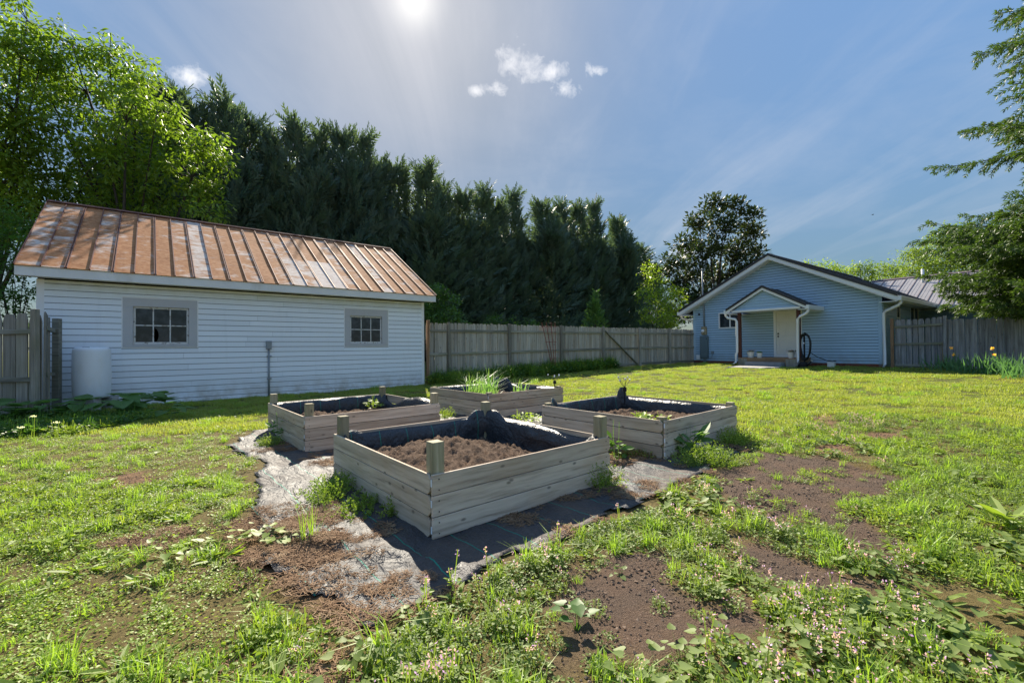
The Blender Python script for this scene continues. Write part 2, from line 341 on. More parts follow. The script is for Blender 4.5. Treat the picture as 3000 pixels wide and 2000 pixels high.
M['iris'] = m_leaf('iris_leaf', (.050, .12, .060), (.085, .16, .075), None, .38, .4, .45, 2.)
M['onion'] = m_leaf('onion_leaf', (.10, .20, .07), (.17, .26, .09), None, .4, .4, .45, 3.)

def m_ground():
    m, nt = newmat('ground_soil'); p = gpos(nt)
    lawn = N(nt, 'ShaderNodeAttribute', attribute_name='lawn').outputs['Fac']; soil = N(nt, 'ShaderNodeAttribute', attribute_name='soil').outputs['Fac']
    a = noise(nt, p, 45., 6, .7).outputs[0]; b = noise(nt, p, 2.2, 5, .6).outputs[0]; fine = noise(nt, p, 170., 3, .7).outputs[0]
    red = ramp(nt, a, [(.25, (.10, .050, .028)), (.5, (.21, .12, .072)), (.75, (.34, .22, .14))])
    dk = ramp(nt, fine, [(.28, (.050, .034, .024)), (.5, (.115, .080, .059)), (.66, (.185, .137, .105)), (.78, (.34, .30, .26))])
    c = mixc(nt, soil, mixc(nt, rampf(nt, b, .35, .65), red, mixc(nt, .5, red, (.20, .13, .06))), mixc(nt, rampf(nt, b, .45, .7, 0, .45), dk, red))
    th = ramp(nt, a, [(.3, (.045, .055, .014)), (.55, (.115, .125, .030)), (.8, (.20, .18, .065))])
    c = mixc(nt, lawn, c, th)
    h = math_(nt, 'ADD', math_(nt, 'MULTIPLY', a, .6), math_(nt, 'MULTIPLY', fine, .5))
    out(nt, pbr(nt, c, .95, .15, 0, bump(nt, h, .03, .9))); return m
M['ground'] = m_ground()
def m_soil():
    m, nt = newmat('bed_soil'); p = gpos(nt); a = noise(nt, p, 40., 6, .7).outputs[0]; f = noise(nt, p, 140., 3, .6).outputs[0]
    c = ramp(nt, a, [(.28, (.050, .031, .022)), (.5, (.135, .090, .063)), (.72, (.26, .18, .13))])
    out(nt, pbr(nt, c, .95, .12, 0, bump(nt, math_(nt, 'ADD', a, f), .025, 1.))); return m
M['soil'] = m_soil()
def m_fabric(name, threads=True, dusty=True):
    m, nt = newmat(name); v = ocoord(nt); s = N(nt, 'ShaderNodeSeparateXYZ', {0: v})
    wr = noise(nt, mapv(nt, v, (3, 1.1, 2)), 2.2, 5, .6, .6).outputs[0]; fine = noise(nt, v, 55., 3, .6).outputs[0]; cr = noise(nt, v, 9., 5, .65, 1.).outputs[0]
    c = mixc(nt, rampf(nt, fine, .3, .7), (.020, .023, .028), (.055, .060, .068))
    rough = rampf(nt, cr, .3, .7, .30, .5)
    if dusty:
        d = noise(nt, v, 1.3, 6, .65).outputs[0]
        df = rampf(nt, d, .45, .75, .05, .6)
        c = mixc(nt, df, c, (.17, .12, .085)); rough = math_(nt, 'ADD', rough, math_(nt, 'MULTIPLY', df, .4))
    if threads:
        wob = math_(nt, 'ADD', s.outputs[0], math_(nt, 'MULTIPLY', noise(nt, v, 1.6, 2).outputs[0], .03))
        fr = math_(nt, 'ABSOLUTE', math_(nt, 'SUBTRACT', math_(nt, 'FRACT', math_(nt, 'DIVIDE', wob, .305)), .5))
        c = mixc(nt, math_(nt, 'LESS_THAN', fr, .011), c, (.008, .22, .15))
    h = math_(nt, 'ADD', math_(nt, 'MULTIPLY', wr, 1.2), math_(nt, 'ADD', math_(nt, 'MULTIPLY', cr, .45), math_(nt, 'MULTIPLY', fine, .06)))
    out(nt, pbr(nt, c, math_(nt, 'ADD', rough, .14 if dusty else .0), (.36 if dusty else .5), 0, bump(nt, h, .05, .8))); return m
M['fabric'] = m_fabric('landscape_fabric'); M['liner'] = m_fabric('bed_liner_fabric', True, False)
def m_rust(name, wamt):
    m, nt = newmat(name); v = shifted(nt, ocoord(nt), 53.); s = N(nt, 'ShaderNodeSeparateXYZ', {0: ocoord(nt)})
    a = noise(nt, mapv(nt, v, (1.6, 2.6, 2.6)), 1.3, 7, .65, .4).outputs[0]; b = noise(nt, v, 9., 5, .7).outputs[0]; st = noise(nt, mapv(nt, v, (1., 9., 9.)), 2., 4, .6).outputs[0]
    r = ramp(nt, b, [(.2, (.21, .082, .036)), (.45, (.40, .175, .075)), (.62, (.48, .24, .115)), (.85, (.56, .35, .21))])
    wf = math_(nt, 'ADD', a, math_(nt, 'MULTIPLY', math_(nt, 'SUBTRACT', orand(nt), .5), .30))
    wf = math_(nt, 'ADD', wf, math_(nt, 'MULTIPLY', math_(nt, 'SUBTRACT', st, .5), .25))
    c = mixc(nt, rampf(nt, wf, .50-wamt, .66-wamt, 0, .8), r, ramp(nt, b, [(.3, (.56, .46, .37)), (.6, (.74, .69, .63))]))
    out(nt, pbr(nt, c, .85, .12, 0., bump(nt, b, .004, .4))); return m
M['rust'] = m_rust('rusty_tin', .0); M['tin'] = m_rust('bare_tin', .40); M['tin2'] = m_rust('patchy_tin', .10)
M['seam'] = m_plain('rusty_seam', (.17, .07, .05), .6, .3, .2, var=.3)
def m_glass():
    m, nt = newmat('dark_window_glass'); n = noise(nt, ocoord(nt), 5., 4, .6).outputs[0]
    c = mixc(nt, rampf(nt, n, .45, .75), (.018, .024, .032), (.065, .078, .095))
    out(nt, pbr(nt, c, rampf(nt, n, .4, .8, .04, .2), .45, 0)); return m
M['glass'] = m_glass()
def m_peel():
    m, nt = newmat('peeling_sash_paint'); v = ocoord(nt); n = noise(nt, v, 16., 6, .7).outputs[0]
    c = mixc(nt, rampf(nt, n, .53, .62), (.66, .66, .66), (.24, .19, .155)); out(nt, pbr(nt, c, .7, .3, 0, bump(nt, n, .004, .7))); return m
M['sash'] = m_peel()
def m_barrel():
    m, nt = newmat('white_plastic'); v = ocoord(nt); n = noise(nt, mapv(nt, v, (1, 1, .3)), 6., 5, .6).outputs[0]
    c = mixc(nt, rampf(nt, n, .5, .8, 0, .5), (.82, .85, .89), (.66, .66, .63)); out(nt, pbr(nt, c, .35, .45, 0, None, **{'Subsurface Weight': .0})); return m
M['barrel'] = m_barrel()
# ------------------------------------------------------------------ ground and its zones
BED_A = 0.866; BED_O = np.array([-.528, 2.894]); BU = np.array([math.sin(BED_A), math.cos(BED_A)]); BV = np.array([-math.cos(BED_A), math.sin(BED_A)])
def bedxy(u, v): return BED_O+BU*u+BV*v
FABRIC = [(-.72, -.62), (2.0, -.50), (3.4, -.42), (4.55, -.12), (4.75, 1.0), (4.72, 4.9), (1.8, 5.05), (-.1, 5.2), (-.55, 4.3), (-.42, 3.0), (-.75, 1.5), (-.95, .4)]
FAB_W = [tuple(bedxy(*q)) for q in FABRIC]
def P_(pts): return [tuple(G(x, y)[:2]) for x, y in pts]
SOIL = [P_([(2090, 1440), (2130, 1370), (2240, 1325), (2400, 1330), (2480, 1365), (2640, 1390), (2690, 1425), (2620, 1470), (2500, 1490), (2570, 1530), (2660, 1590), (2640, 1680), (2540, 1660), (2430, 1560), (2250, 1530), (2130, 1490)]),
        P_([(1540, 1770), (1640, 1690), (1740, 1615), (1900, 1600), (1990, 1640), (2050, 1740), (2080, 1850), (2050, 1960), (1950, 1985), (1780, 1910), (1640, 1920), (1560, 1860)]),
        P_([(2140, 1590), (2280, 1580), (2360, 1640), (2480, 1670), (2640, 1700), (2630, 1745), (2450, 1740), (2300, 1720), (2180, 1680)]),
        P_([(2050, 1700), (2200, 1740), (2260, 1800), (2200, 1870), (2100, 1860)])]
BARE = [P_([(300, 1395), (380, 1370), (460, 1372), (430, 1420), (340, 1440)]), P_([(80, 1500), (190, 1478), (215, 1500), (110, 1535)]),
        P_([(360, 1580), (500, 1562), (540, 1590), (420, 1612)]), P_([(640, 1935), (860, 1880), (1010, 1900), (1040, 2050), (650, 2050)]),
        P_([(690, 1530), (800, 1480), (960, 1500), (1080, 1600), (1010, 1770), (800, 1740), (700, 1640)]),
        P_([(2360, 1305), (2480, 1300), (2520, 1330), (2380, 1335)]), P_([(2390, 1215), (2440, 1210), (2430, 1240), (2390, 1240)]), P_([(2530, 1265), (2650, 1262), (2660, 1290), (2540, 1290)])]
DRY = [P_([(2420, 1352), (2560, 1350), (2600, 1385), (2480, 1388)]), P_([(560, 1820), (720, 1790), (760, 1900), (600, 1960)]), P_([(2760, 1920), (3000, 1880), (3000, 2060), (2740, 2060)]), P_([(0, 1405), (130, 1395), (120, 1440), (0, 1450)])]
WEEDS_R = P_([(2020, 1345), (2280, 1285), (2390, 1225), (2560, 1205), (2760, 1235), (3000, 1262), (3400, 1290)])   # upper edge of the weeds on the right
WEEDS_L = P_([(-700, 1262), (0, 1258), (200, 1262), (430, 1280), (620, 1262), (760, 1262)])
def weedzone(x, y):
    x = np.asarray(x); y = np.asarray(y); j = (fbm(x*1.1, y*1.1, 21, 3)-.5)*.9
    R_ = np.interp(x, [q[0] for q in WEEDS_R], [q[1] for q in WEEDS_R]); L_ = np.interp(x, [q[0] for q in WEEDS_L], [q[1] for q in WEEDS_L])
    return np.where(x < -1.5, y < L_+j*.6, np.where(x > 1.2, y < R_+j, y < 4.))
def zones(x, y):
    soil = np.zeros(np.shape(x)); bare = np.zeros(np.shape(x)); dry = np.zeros(np.shape(x))
    j = (fbm(np.asarray(x)*3., np.asarray(y)*3., 31, 3)-.5)*.42
    for p in SOIL: soil = np.maximum(soil, np.clip((polydist(x, y, p)+j+.05)/.14, 0, 1))
    for p in BARE: bare = np.maximum(bare, np.clip((polydist(x, y, p)+j+.02)/.12, 0, 1))
    for p in DRY: dry = np.maximum(dry, np.clip((polydist(x, y, p)+j)/.2, 0, 1))
    return soil, bare, dry
def axis(lo, hi, step, far):
    a = list(np.arange(lo, hi+1e-6, step)); s = step; x = a[-1]
    while x < far: s *= 1.13; x += s; a.append(x)
    s = step; x = a[0]
    while x > -far: s *= 1.13; x -= s; a.insert(0, x)
    return np.array(a)
gx = axis(-8, 8, .075, 900); gy = axis(.7, 9, .075, 900)
XX, YY = np.meshgrid(gx, gy); ZZ = gz(XX, YY)
so, ba, dr = zones(XX, YY); wz = weedzone(XX, YY)
ZZ = ZZ+so*(fbm(XX*9, YY*9, 41, 3)-.5)*.018+ba*(fbm(XX*8, YY*8, 43, 3)-.5)*.03
nx, ny = len(gx), len(gy); idx = np.arange(nx*ny).reshape(ny, nx)
Fq = np.stack([idx[:-1, :-1], idx[:-1, 1:], idx[1:, 1:], idx[1:, :-1]], -1).reshape(-1, 4)
gm = np_mesh('ground', np.stack([XX, YY, ZZ], -1).reshape(-1, 3), Fq, M['ground'], smooth=True)
a_ = gm.attributes.new('lawn', 'FLOAT', 'POINT'); a_.data.foreach_set('value', np.clip(np.where(wz, .55, 1.)*(1-so)*(1-ba), 0, 1).astype(np.float32).ravel())
a_ = gm.attributes.new('soil', 'FLOAT', 'POINT'); a_.data.foreach_set('value', so.astype(np.float32).ravel())
tag(obj('ground', gm), 'garden ground of soil, lawn and weeds', None, None, 'structure')
# landscape fabric under the beds
def fabz(u, v):
    x = BED_O[0]+BU[0]*u+BV[0]*v; y = BED_O[1]+BU[1]*u+BV[1]*v
    return x, y, gz(x, y)+.016+(fbm(u*2.2, v*5., 61, 3)-.5)*.035+(np.abs(fbm(u*6., v*9., 67, 3)-.5))*.03+.035*np.exp(-((v*.55+u+.32)/.05)**2)*(v < .9)*(v > -.8)
fu = np.arange(-1.1, 5.0, .045); fv = np.arange(-.8, 5.4, .045); UU, VV = np.meshgrid(fu, fv); fx, fy, fz = fabz(UU, VV)
jit = (fbm(UU*4, VV*4, 63, 3)-.5)*.22
keep = polydist(UU, VV, FABRIC)+jit > 0
fi = np.arange(UU.size).reshape(UU.shape); fq = np.stack([fi[:-1, :-1], fi[:-1, 1:], fi[1:, 1:], fi[1:, :-1]], -1).reshape(-1, 4)
kq = (keep[:-1, :-1] & keep[1:, 1:] & keep[:-1, 1:] & keep[1:, :-1]).ravel(); fq = fq[kq]
used, inv = np.unique(fq, return_inverse=True)
fm = np_mesh('landscape_fabric', np.stack([UU, VV, fz], -1).reshape(-1, 3)[used], inv.reshape(-1, 4), M['fabric'], smooth=True)
fo = obj('landscape_fabric', fm, None, (BED_O[0], BED_O[1], 0), (0, 0, math.pi/2-BED_A))
sol = fo.modifiers.new('thick', 'SOLIDIFY'); sol.thickness = .004
tag(fo, 'black woven landscape fabric with green threads spread under the raised beds', 'landscape fabric')

# ------------------------------------------------------------------ shed
SH_A, SH_L, SH_D = .888, 8.808, 6.6
SH_C = np.array([-2.924-math.sin(SH_A)*SH_L, 14.673-math.cos(SH_A)*SH_L])
shed = thing('shed', 'white vinyl sided shed with a rusty standing seam tin roof and two windows', 'shed', (SH_C[0], SH_C[1], 0), math.pi/2-SH_A)
def siding(parent, mat_, x0, x1, z0, z1, course, openings=(), yf=0., tops=None, name='siding_board', proud=.030, gap=.015):  # gap: added slit above each board that draws a lap shadow line
    """horizontal boards, one object each; tops(z) gives the x range left by a sloping roof"""
    k = 0; z = z0
    while z < z1-.01:
        zt = min(z+course, z1); spans = [(x0, x1, z, zt)]
        for ox0, ox1, oz0, oz1 in openings:
            nxt = []
            for a, b, c, d in spans:
                if ox1 <= a or ox0 >= b or oz1 <= c or oz0 >= d: nxt.append((a, b, c, d)); continue
                if ox0 > a+.01: nxt.append((a, ox0, c, d))
                if ox1 < b-.01: nxt.append((ox1, b, c, d))
                if oz0 > c+.012: nxt.append((max(a, ox0), min(b, ox1), c, oz0))
                if oz1 < d-.012: nxt.append((max(a, ox0), min(b, ox1), oz1, d))
            spans = nxt
        jn = []
        for a, b, c, d in spans:     # butt joints, staggered from course to course
            if b-a > 2.2:
                cut = a+(b-a)*random.uniform(.25, .75); jn += [(a, cut-.0015, c, d), (cut+.0015, b, c, d)]
            else: jn.append((a, b, c, d))
        for a, b, c, d in jn:
            a0 = a1 = a; b0 = b1 = b
            if tops:
                l0, r0 = tops(c); l1, r1 = tops(d); a0 = max(a, l0); a1 = max(a, l1); b0 = min(b, r0); b1 = min(b, r1)
                if b0-a0 < .04: continue
                if b1 < a1: a1 = b1 = (a1+b1)/2
            h = (d-c)/course
            yb, yt = yf-proud, yf-proud+proud*.35*h
            MB().hexa([(a0, yb, c), (b0, yb, c), (b0, yf, c), (a0, yf, c), (a1, yt, d-gap), (b1, yt, d-gap), (b1, yf, d-gap), (a1, yf, d-gap)]).build(name, mat_, parent)
            k += 1
        z = zt
    return k
def wall_with_holes(mb, x0, x1, z0, z1, y0, y1, holes):
    xs = sorted(set([x0, x1]+[h[0] for h in holes]+[h[1] for h in holes]))
    for a, b in zip(xs[:-1], xs[1:]):
        hs = sorted([(h[2], h[3]) for h in holes if h[0] <= a+1e-6 and h[1] >= b-1e-6]); z = z0
        for h0, h1 in hs:
            if h0 > z: mb.box(a, b, y0, y1, z, h0)
            z = h1
        if z < z1: mb.box(a, b, y0, y1, z, z1)
W1, W2 = (1.301, 2.712, 1.296, 2.463), (6.21, 7.585, 1.288, 2.452)
O1, O2 = (1.500, 2.525, 1.385, 2.25), (6.39, 7.37, 1.40, 2.225)
mb = MB(); wall_with_holes(mb, 0, SH_L, -.02, 2.86, 0, .12, [O1, O2]); mb.build('wall', M['interior_and_lap_shade'], shed)  # dark colour behind the siding slits stands in for lap shade
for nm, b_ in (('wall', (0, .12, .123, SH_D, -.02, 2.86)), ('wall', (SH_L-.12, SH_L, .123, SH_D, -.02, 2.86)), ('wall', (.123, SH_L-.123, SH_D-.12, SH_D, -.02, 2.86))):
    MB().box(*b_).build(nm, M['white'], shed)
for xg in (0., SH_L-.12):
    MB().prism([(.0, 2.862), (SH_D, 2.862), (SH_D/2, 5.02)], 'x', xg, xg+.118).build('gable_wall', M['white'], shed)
MB().box(.125, SH_L-.125, .125, SH_D-.125, .03, .06).build('interior_floor', M['interior_and_lap_shade'], shed)
MB().box(.125, SH_L-.125, 2.6, 2.64, .065, 2.8).build('interior_partition', M['interior_and_lap_shade'], shed)
MB().box(.125, SH_L-.125, .125, 2.6, 2.80, 2.83).build('interior_ceiling', M['interior_and_lap_shade'], shed)
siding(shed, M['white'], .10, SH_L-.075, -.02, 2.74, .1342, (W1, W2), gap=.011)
for xx in (-.012, SH_L-.075): MB().box(xx, xx+.112 if xx < 0 else xx+.085, -.026, .0, -.02, 2.74).build('corner_trim', M['white_clean'], shed)
MB().box(-.03, SH_L+.03, .008, SH_D, -.35, -.022).build('foundation', M['brick'], shed)
# windows: trim boards, channel, sash, six panes
def shed_window(Wd, Od, broken=None):
    x0, x1, z0, z1 = Wd; a0, a1, c0, c1 = Od
    w = MB().box(x0, x1, -.020, -.006, z1-.022, z1).build('window', M['white_clean'], shed)     # outer channel, top
    for q in ((x0, x0+.022, -.020, -.006, z0, z1-.022), (x1-.022, x1, -.020, -.006, z0, z1-.022), (x0+.022, x1-.022, -.020, -.006, z0, z0+.022)): MB().box(*q).build('channel', M['white_clean'], w)
    i0, i1, k0, k1 = x0+.022, x1-.022, z0+.022, z1-.022
    for q in ((i0, i1, -.028, -.004, c1, k1), (i0, a0, -.028, -.004, c0, c1), (a1, i1, -.028, -.004, c0, c1), (i0, i1, -.030, -.004, k0, c0)): MB().box(*q).build('trim_board', M['grey_trim'], w, bevel=.003)
    f = .045
    for q in ((a0, a1, .010, .045, c0, c0+f*1.2), (a0, a1, .010, .045, c1-f, c1), (a0, a0+f, .010, .045, c0+f*1.2, c1-f), (a1-f, a1, .010, .045, c0+f*1.2, c1-f)): MB().box(*q).build('sash', M['sash'], w, bevel=.004)
    p0, p1, q0, q1 = a0+f, a1-f, c0+f*1.2, c1-f; b = .012
    for i in (1, 2):
        xm = p0+(p1-p0)*i/3; MB().box(xm-b, xm+b, .014, .038, q0, q1).build('muntin', M['sash'], w)
    zm = (q0+q1)/2
    for i in range(3):
        xa, xb = p0+(p1-p0)*i/3+(b if i else 0), p0+(p1-p0)*(i+1)/3-(b if i < 2 else 0)
        MB().box(xa, xb, .0145, .0375, zm-b, zm+b).build('muntin', M['sash'], w)
        for j in range(2):
            za, zb = (q0, zm-b) if j == 0 else (zm+b, q1)
            if broken == (i, j):   # a bite is missing from this pane
                W_ = xb-xa; H_ = zb-za; arc = [(xa+W_*.30*math.sin(t), za+H_*.42-H_*.46*math.cos(t)) for t in np.linspace(.35, 2.9, 9)]
                MB().prism([(xb, za), (xb, zb), (xa, zb)]+[(max(x, xa), min(max(z, za), zb)) for x, z in arc[::-1]]+[(xa+W_*.1, za)], 'y', .026, .029).build('pane', M['glass'], w)
            else: MB().box(xa, xb, .026, .029, za, zb).build('pane', M['glass'], w)
shed_window(W1, O1, (1, 0)); shed_window(W2, O2)
# roof: 26 tin panels with standing seams, a patched strip of four short sheets
RX0, RX1 = -.277, SH_L+.308; EZ, RZ, EY, RY = 2.975, 5.14, -.285, 3.30
slope = math.atan2(RZ-EZ, RY-EY); SL = math.hypot(RZ-EZ, RY-EY); NP = 26; PW = (RX1-RX0)/NP
roof = MB().box(RX0+.01, RX1-.01, 0, SL, -.05, -.012).build('roof', M['grey_trim'], shed, (0, EY, EZ)); roof.rotation_euler.x = slope
roofb = MB().box(RX0+.01, RX1-.01, 0, SL, -.05, -.012).build('roof_back', M['rust'], shed, (RX0+RX1, 2*RY-EY, EZ)); roofb.rotation_euler = (slope, 0, math.pi)
def slab(name, mat_, x0, x1, y0, y1, z0, z1, wave=.0, parent=roof):
    nx_, ny_ = 4, 10; V = []; r = random.random()*50
    for j in range(ny_+1):
        for i in range(nx_+1):
            x = x0+(x1-x0)*i/nx_; y = y0+(y1-y0)*j/ny_
            V.append((x, y, z1+float((vnoise(x*3+r, y*1.7+r, 5)-.5))*wave))
    nb = len(V); V += [(v[0], v[1], z0) for v in V]; F = []
    q = lambda i, j, o=0: o+j*(nx_+1)+i
    for j in range(ny_):
        for i in range(nx_): F.append((q(i, j), q(i+1, j), q(i+1, j+1), q(i, j+1)))
    for i in range(nx_): F += [(q(i, 0, nb), q(i+1, 0, nb), q(i+1, 0), q(i, 0)), (q(i+1, ny_, nb), q(i, ny_, nb), q(i, ny_), q(i+1, ny_))]
    for j in range(ny_): F += [(q(0, j+1, nb), q(0, j, nb), q(0, j), q(0, j+1)), (q(nx_, j, nb), q(nx_, j+1, nb), q(nx_, j+1), q(nx_, j))]
    return MB().add(V, F).build(name, mat_, parent, smooth=False)
for i in range(NP):
    x0 = RX0+PW*i+.004; x1 = RX0+PW*(i+1)-.004
    if 14 <= i < 18:
        slab('roof_panel', M['rust'], x0, x1, SL*.43, SL-.02, -.010, .004, .006)
        slab('patch_sheet', (M['tin2'], M['tin2'], M['tin'], M['tin'])[i-14], x0, x1, -.03, SL*.45, -.006, .014, .014)
    else: slab('roof_panel', M['rust'], x0, x1, -.03, SL-.02, -.010, .004, .010)
for i in range(NP+1):
    x = RX0+PW*i; m_ = MB()
    if i % 2 == 0 and 0 < i < NP: m_.box(x-.024, x-.010, -.035, SL-.02, .0, .030); m_.box(x+.010, x+.024, -.035, SL-.02, .0, .030)
    else: m_.box(x-.009, x+.009, -.035, SL-.02, .0, .034)
    m_.build('roof_seam', M['seam'], roof)
MB().hexa([(RX0, -.09, -.02), (RX1, -.09, -.02), (RX1, .10, -.02), (RX0, .10, -.02), (RX0, -.03, .03), (RX1, -.03, .03), (RX1, .03, .03), (RX0, .03, .03)]).build('ridge_cap', M['seam'], shed, (0, RY, RZ+.022))
MB().box(RX0, RX1, EY-.004, EY+.022, EZ-.215, EZ-.018).build('fascia', M['white_fascia'], shed, bevel=.004)
MB().box(RX0+.01, RX1-.01, EY+.024, -.030, EZ-.21, EZ-.195).build('soffit', M['white_fascia'], shed)
for xr in (RX0-.002, RX1-.018):
    rk = MB().box(xr, xr+.02, .03, SL, -.16, -.052).build('rake_board', M['white_fascia'], shed, (0, EY, EZ)); rk.rotation_euler.x = slope
# conduit on the shed wall
cd = thing('electrical_conduit', 'grey pipe with a small outlet box fixed to the white shed wall', 'conduit', (SH_C[0], SH_C[1], 0), math.pi/2-SH_A)
MB().tube([(4.235, -.050, -.02), (4.235, -.050, 1.26)], .024, 12).build('pipe', M['conduit'], cd, smooth=True)
MB().prism([(4.175, 1.25), (4.295, 1.25), (4.30, 1.47), (4.165, 1.47)], 'y', -.10, -.022).build('outlet_box', M['conduit'], cd, bevel=.008)
for zc in (1.05, .46): MB().box(4.19, 4.30, -.078, -.020, zc, zc+.03).build('clamp', M['conduit'], cd, bevel=.004)
# barrel by the shed
def shed_pt(x, y, z=0.): c, s = math.cos(math.pi/2-SH_A), math.sin(math.pi/2-SH_A); return (SH_C[0]+x*c-y*s, SH_C[1]+x*s+y*c, z)
bl = thing('water_barrel', 'white plastic water barrel standing on blocks by the shed wall', 'barrel', shed_pt(.86, -.50, 0))
MB().lathe([(.0, 0), (.26, 0), (.285, .012), (.292, .06), (.300, .10), (.308, .5), (.303, .92), (.298, .99), (.285, 1.035), (.25, 1.05), (.24, 1.04), (.0, 1.038)], (0, 0, .27), 40).build('drum', M['barrel'], bl, smooth=True)
MB().lathe([(.0, 0), (.045, 0), (.045, .02), (.0, .02)], (.12, -.05, 1.31), 16).build('bung_cap', M['barrel'], bl)
MB().bar((-.10, -.1, 1.318), (.06, -.12, 1.318), .018).build('stick', M['bark'], bl)
for q in ((-.22, -.16), (.02, -.18), (-.1, .1), (.12, .12)): MB().box(q[0], q[0]+.19, q[1], q[1]+.17, -.02, .268).build('support_block', M['concrete'], bl, bevel=.008)
# ------------------------------------------------------------------ house
HO_A, HO_W, HO_L = .926, 7.758, 12.0
HO = np.array([9.445, 23.086])
house = thing('house', 'blue vinyl sided house with white trim, dark metal roof and white back door', 'house', (HO[0], HO[1], 0), -HO_A)
GZ = .335; SB = .475; WT = 3.27; PKW = 5.08      # ground, siding bottom, wall top, top of the gable wall
def gable(z):
    t = max(0., (z-WT)/(PKW-WT))*HO_W/2; return (t, HO_W-t)
DOOR = (3.90, 5.03, .70, 2.93); WIN = (1.361, 2.50, 2.066, 2.849)
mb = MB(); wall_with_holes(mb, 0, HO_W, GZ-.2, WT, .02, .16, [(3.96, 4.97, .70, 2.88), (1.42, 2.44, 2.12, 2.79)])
mb.prism([(0, WT), (HO_W, WT), (HO_W/2, PKW)], 'y', .02, .16); mb.build('wall', M['interior_and_lap_shade'], house)  # dark front wall, painted so the siding slits read as lap shadows
for b_ in ((0, .14, .162, HO_L, GZ-.2, WT), (HO_W-.14, HO_W, .162, HO_L, GZ-.2, WT), (.142, HO_W-.142, HO_L-.14, HO_L, GZ-.2, WT)): MB().box(*b_).build('wall', M['blue'], house)
MB().prism([(0, WT+.002), (HO_W, WT+.002), (HO_W/2, PKW)], 'y', HO_L-.14, HO_L).build('gable_wall', M['blue'], house)
siding(house, M['blue'], .11, HO_W-.13, SB, WT, .1168, (DOOR, WIN), .02)
siding(house, M['blue'], 0., HO_W, WT, PKW, .1168, (), .02, gable)
for x0, x1 in ((0, .108), (HO_W-.128, HO_W)): MB().box(x0, x1, -.008, .02, SB, WT).build('corner_trim', M['blue'], house, bevel=.003)
# brick base, course by course
base = MB().box(.01, HO_W-.01, .012, .10, GZ-.25, SB-.004).build('brick_base', M['mortar'], house)
bmesh_ = MB().box(0, .195, 0, .075, 0, .060).mesh('brick', M['brick'])
for r_ in range(3):
    for k in range(38):
        x = .01+k*.206+(r_ % 2)*.103
        if 3.1 < x < 5.2 or x > HO_W-.2: continue
        o = obj('brick', bmesh_, base, (x, -.002+random.random()*.004, SB-.072-r_*.070))
# window left of the porch
x0, x1, z0, z1 = WIN
w = MB().box(x0, x1, -.025, .02, z1-.055, z1).build('window', M['white_clean'], house, bevel=.004)
for q in ((x0, x0+.055, z0, z1-.055), (x1-.055, x1, z0, z1-.055), (x0+.055, x1-.055, z0, z0+.055), (1.90, 1.95, z0+.055, z1-.055)): MB().box(q[0], q[1], -.025, .05, q[2], q[3]).build('frame', M['white_clean'], w, bevel=.004)
for q in ((x0+.055, 1.90), (1.95, x1-.055)): MB().box(q[0], q[1], .03, .036, z0+.055, z1-.055).build('pane', M['glass'], w)
# door with six raised panels
dr_ = MB().box(4.012, 4.918, -.004, .05, .785, 2.868).build('door', M['door'], house)
for (a, b) in ((4.13, 4.41), (4.52, 4.80)):
    for (c, d) in ((.96, 1.46), (1.62, 2.26), (2.40, 2.66)):
        for q in ((a-.012, b+.012, c-.012, c), (a-.012, b+.012, d, d+.012), (a-.012, a, c, d), (b, b+.012, c, d)): MB().box(q[0], q[1], -.014, -.003, q[2], q[3]).build('panel_moulding', M['door'], dr_, bevel=.003)
        MB().box(a+.035, b-.035, -.012, -.003, c+.035, d-.035).build('door_panel', M['door'], dr_, bevel=.006)
for zz_ in (1.74, 1.62): MB().lathe([(.0, -.0), (.034, 0), (.036, .012), (.026, .03), (.014, .045), (.0, .05)], (0, 0, 0), 16).build('door_knob', M['blackmat'], dr_, (4.085, -.006, zz_)).rotation_euler.x = math.pi/2
for q in ((3.90, 4.005, .70, 2.93), (4.925, 5.03, .70, 2.93), (4.005, 4.925, 2.874, 2.93), (4.005, 4.925, .70, .78)): MB().box(q[0], q[1], -.03, .055, q[2], q[3]).build('door_frame', M['white_clean'], house, bevel=.004)
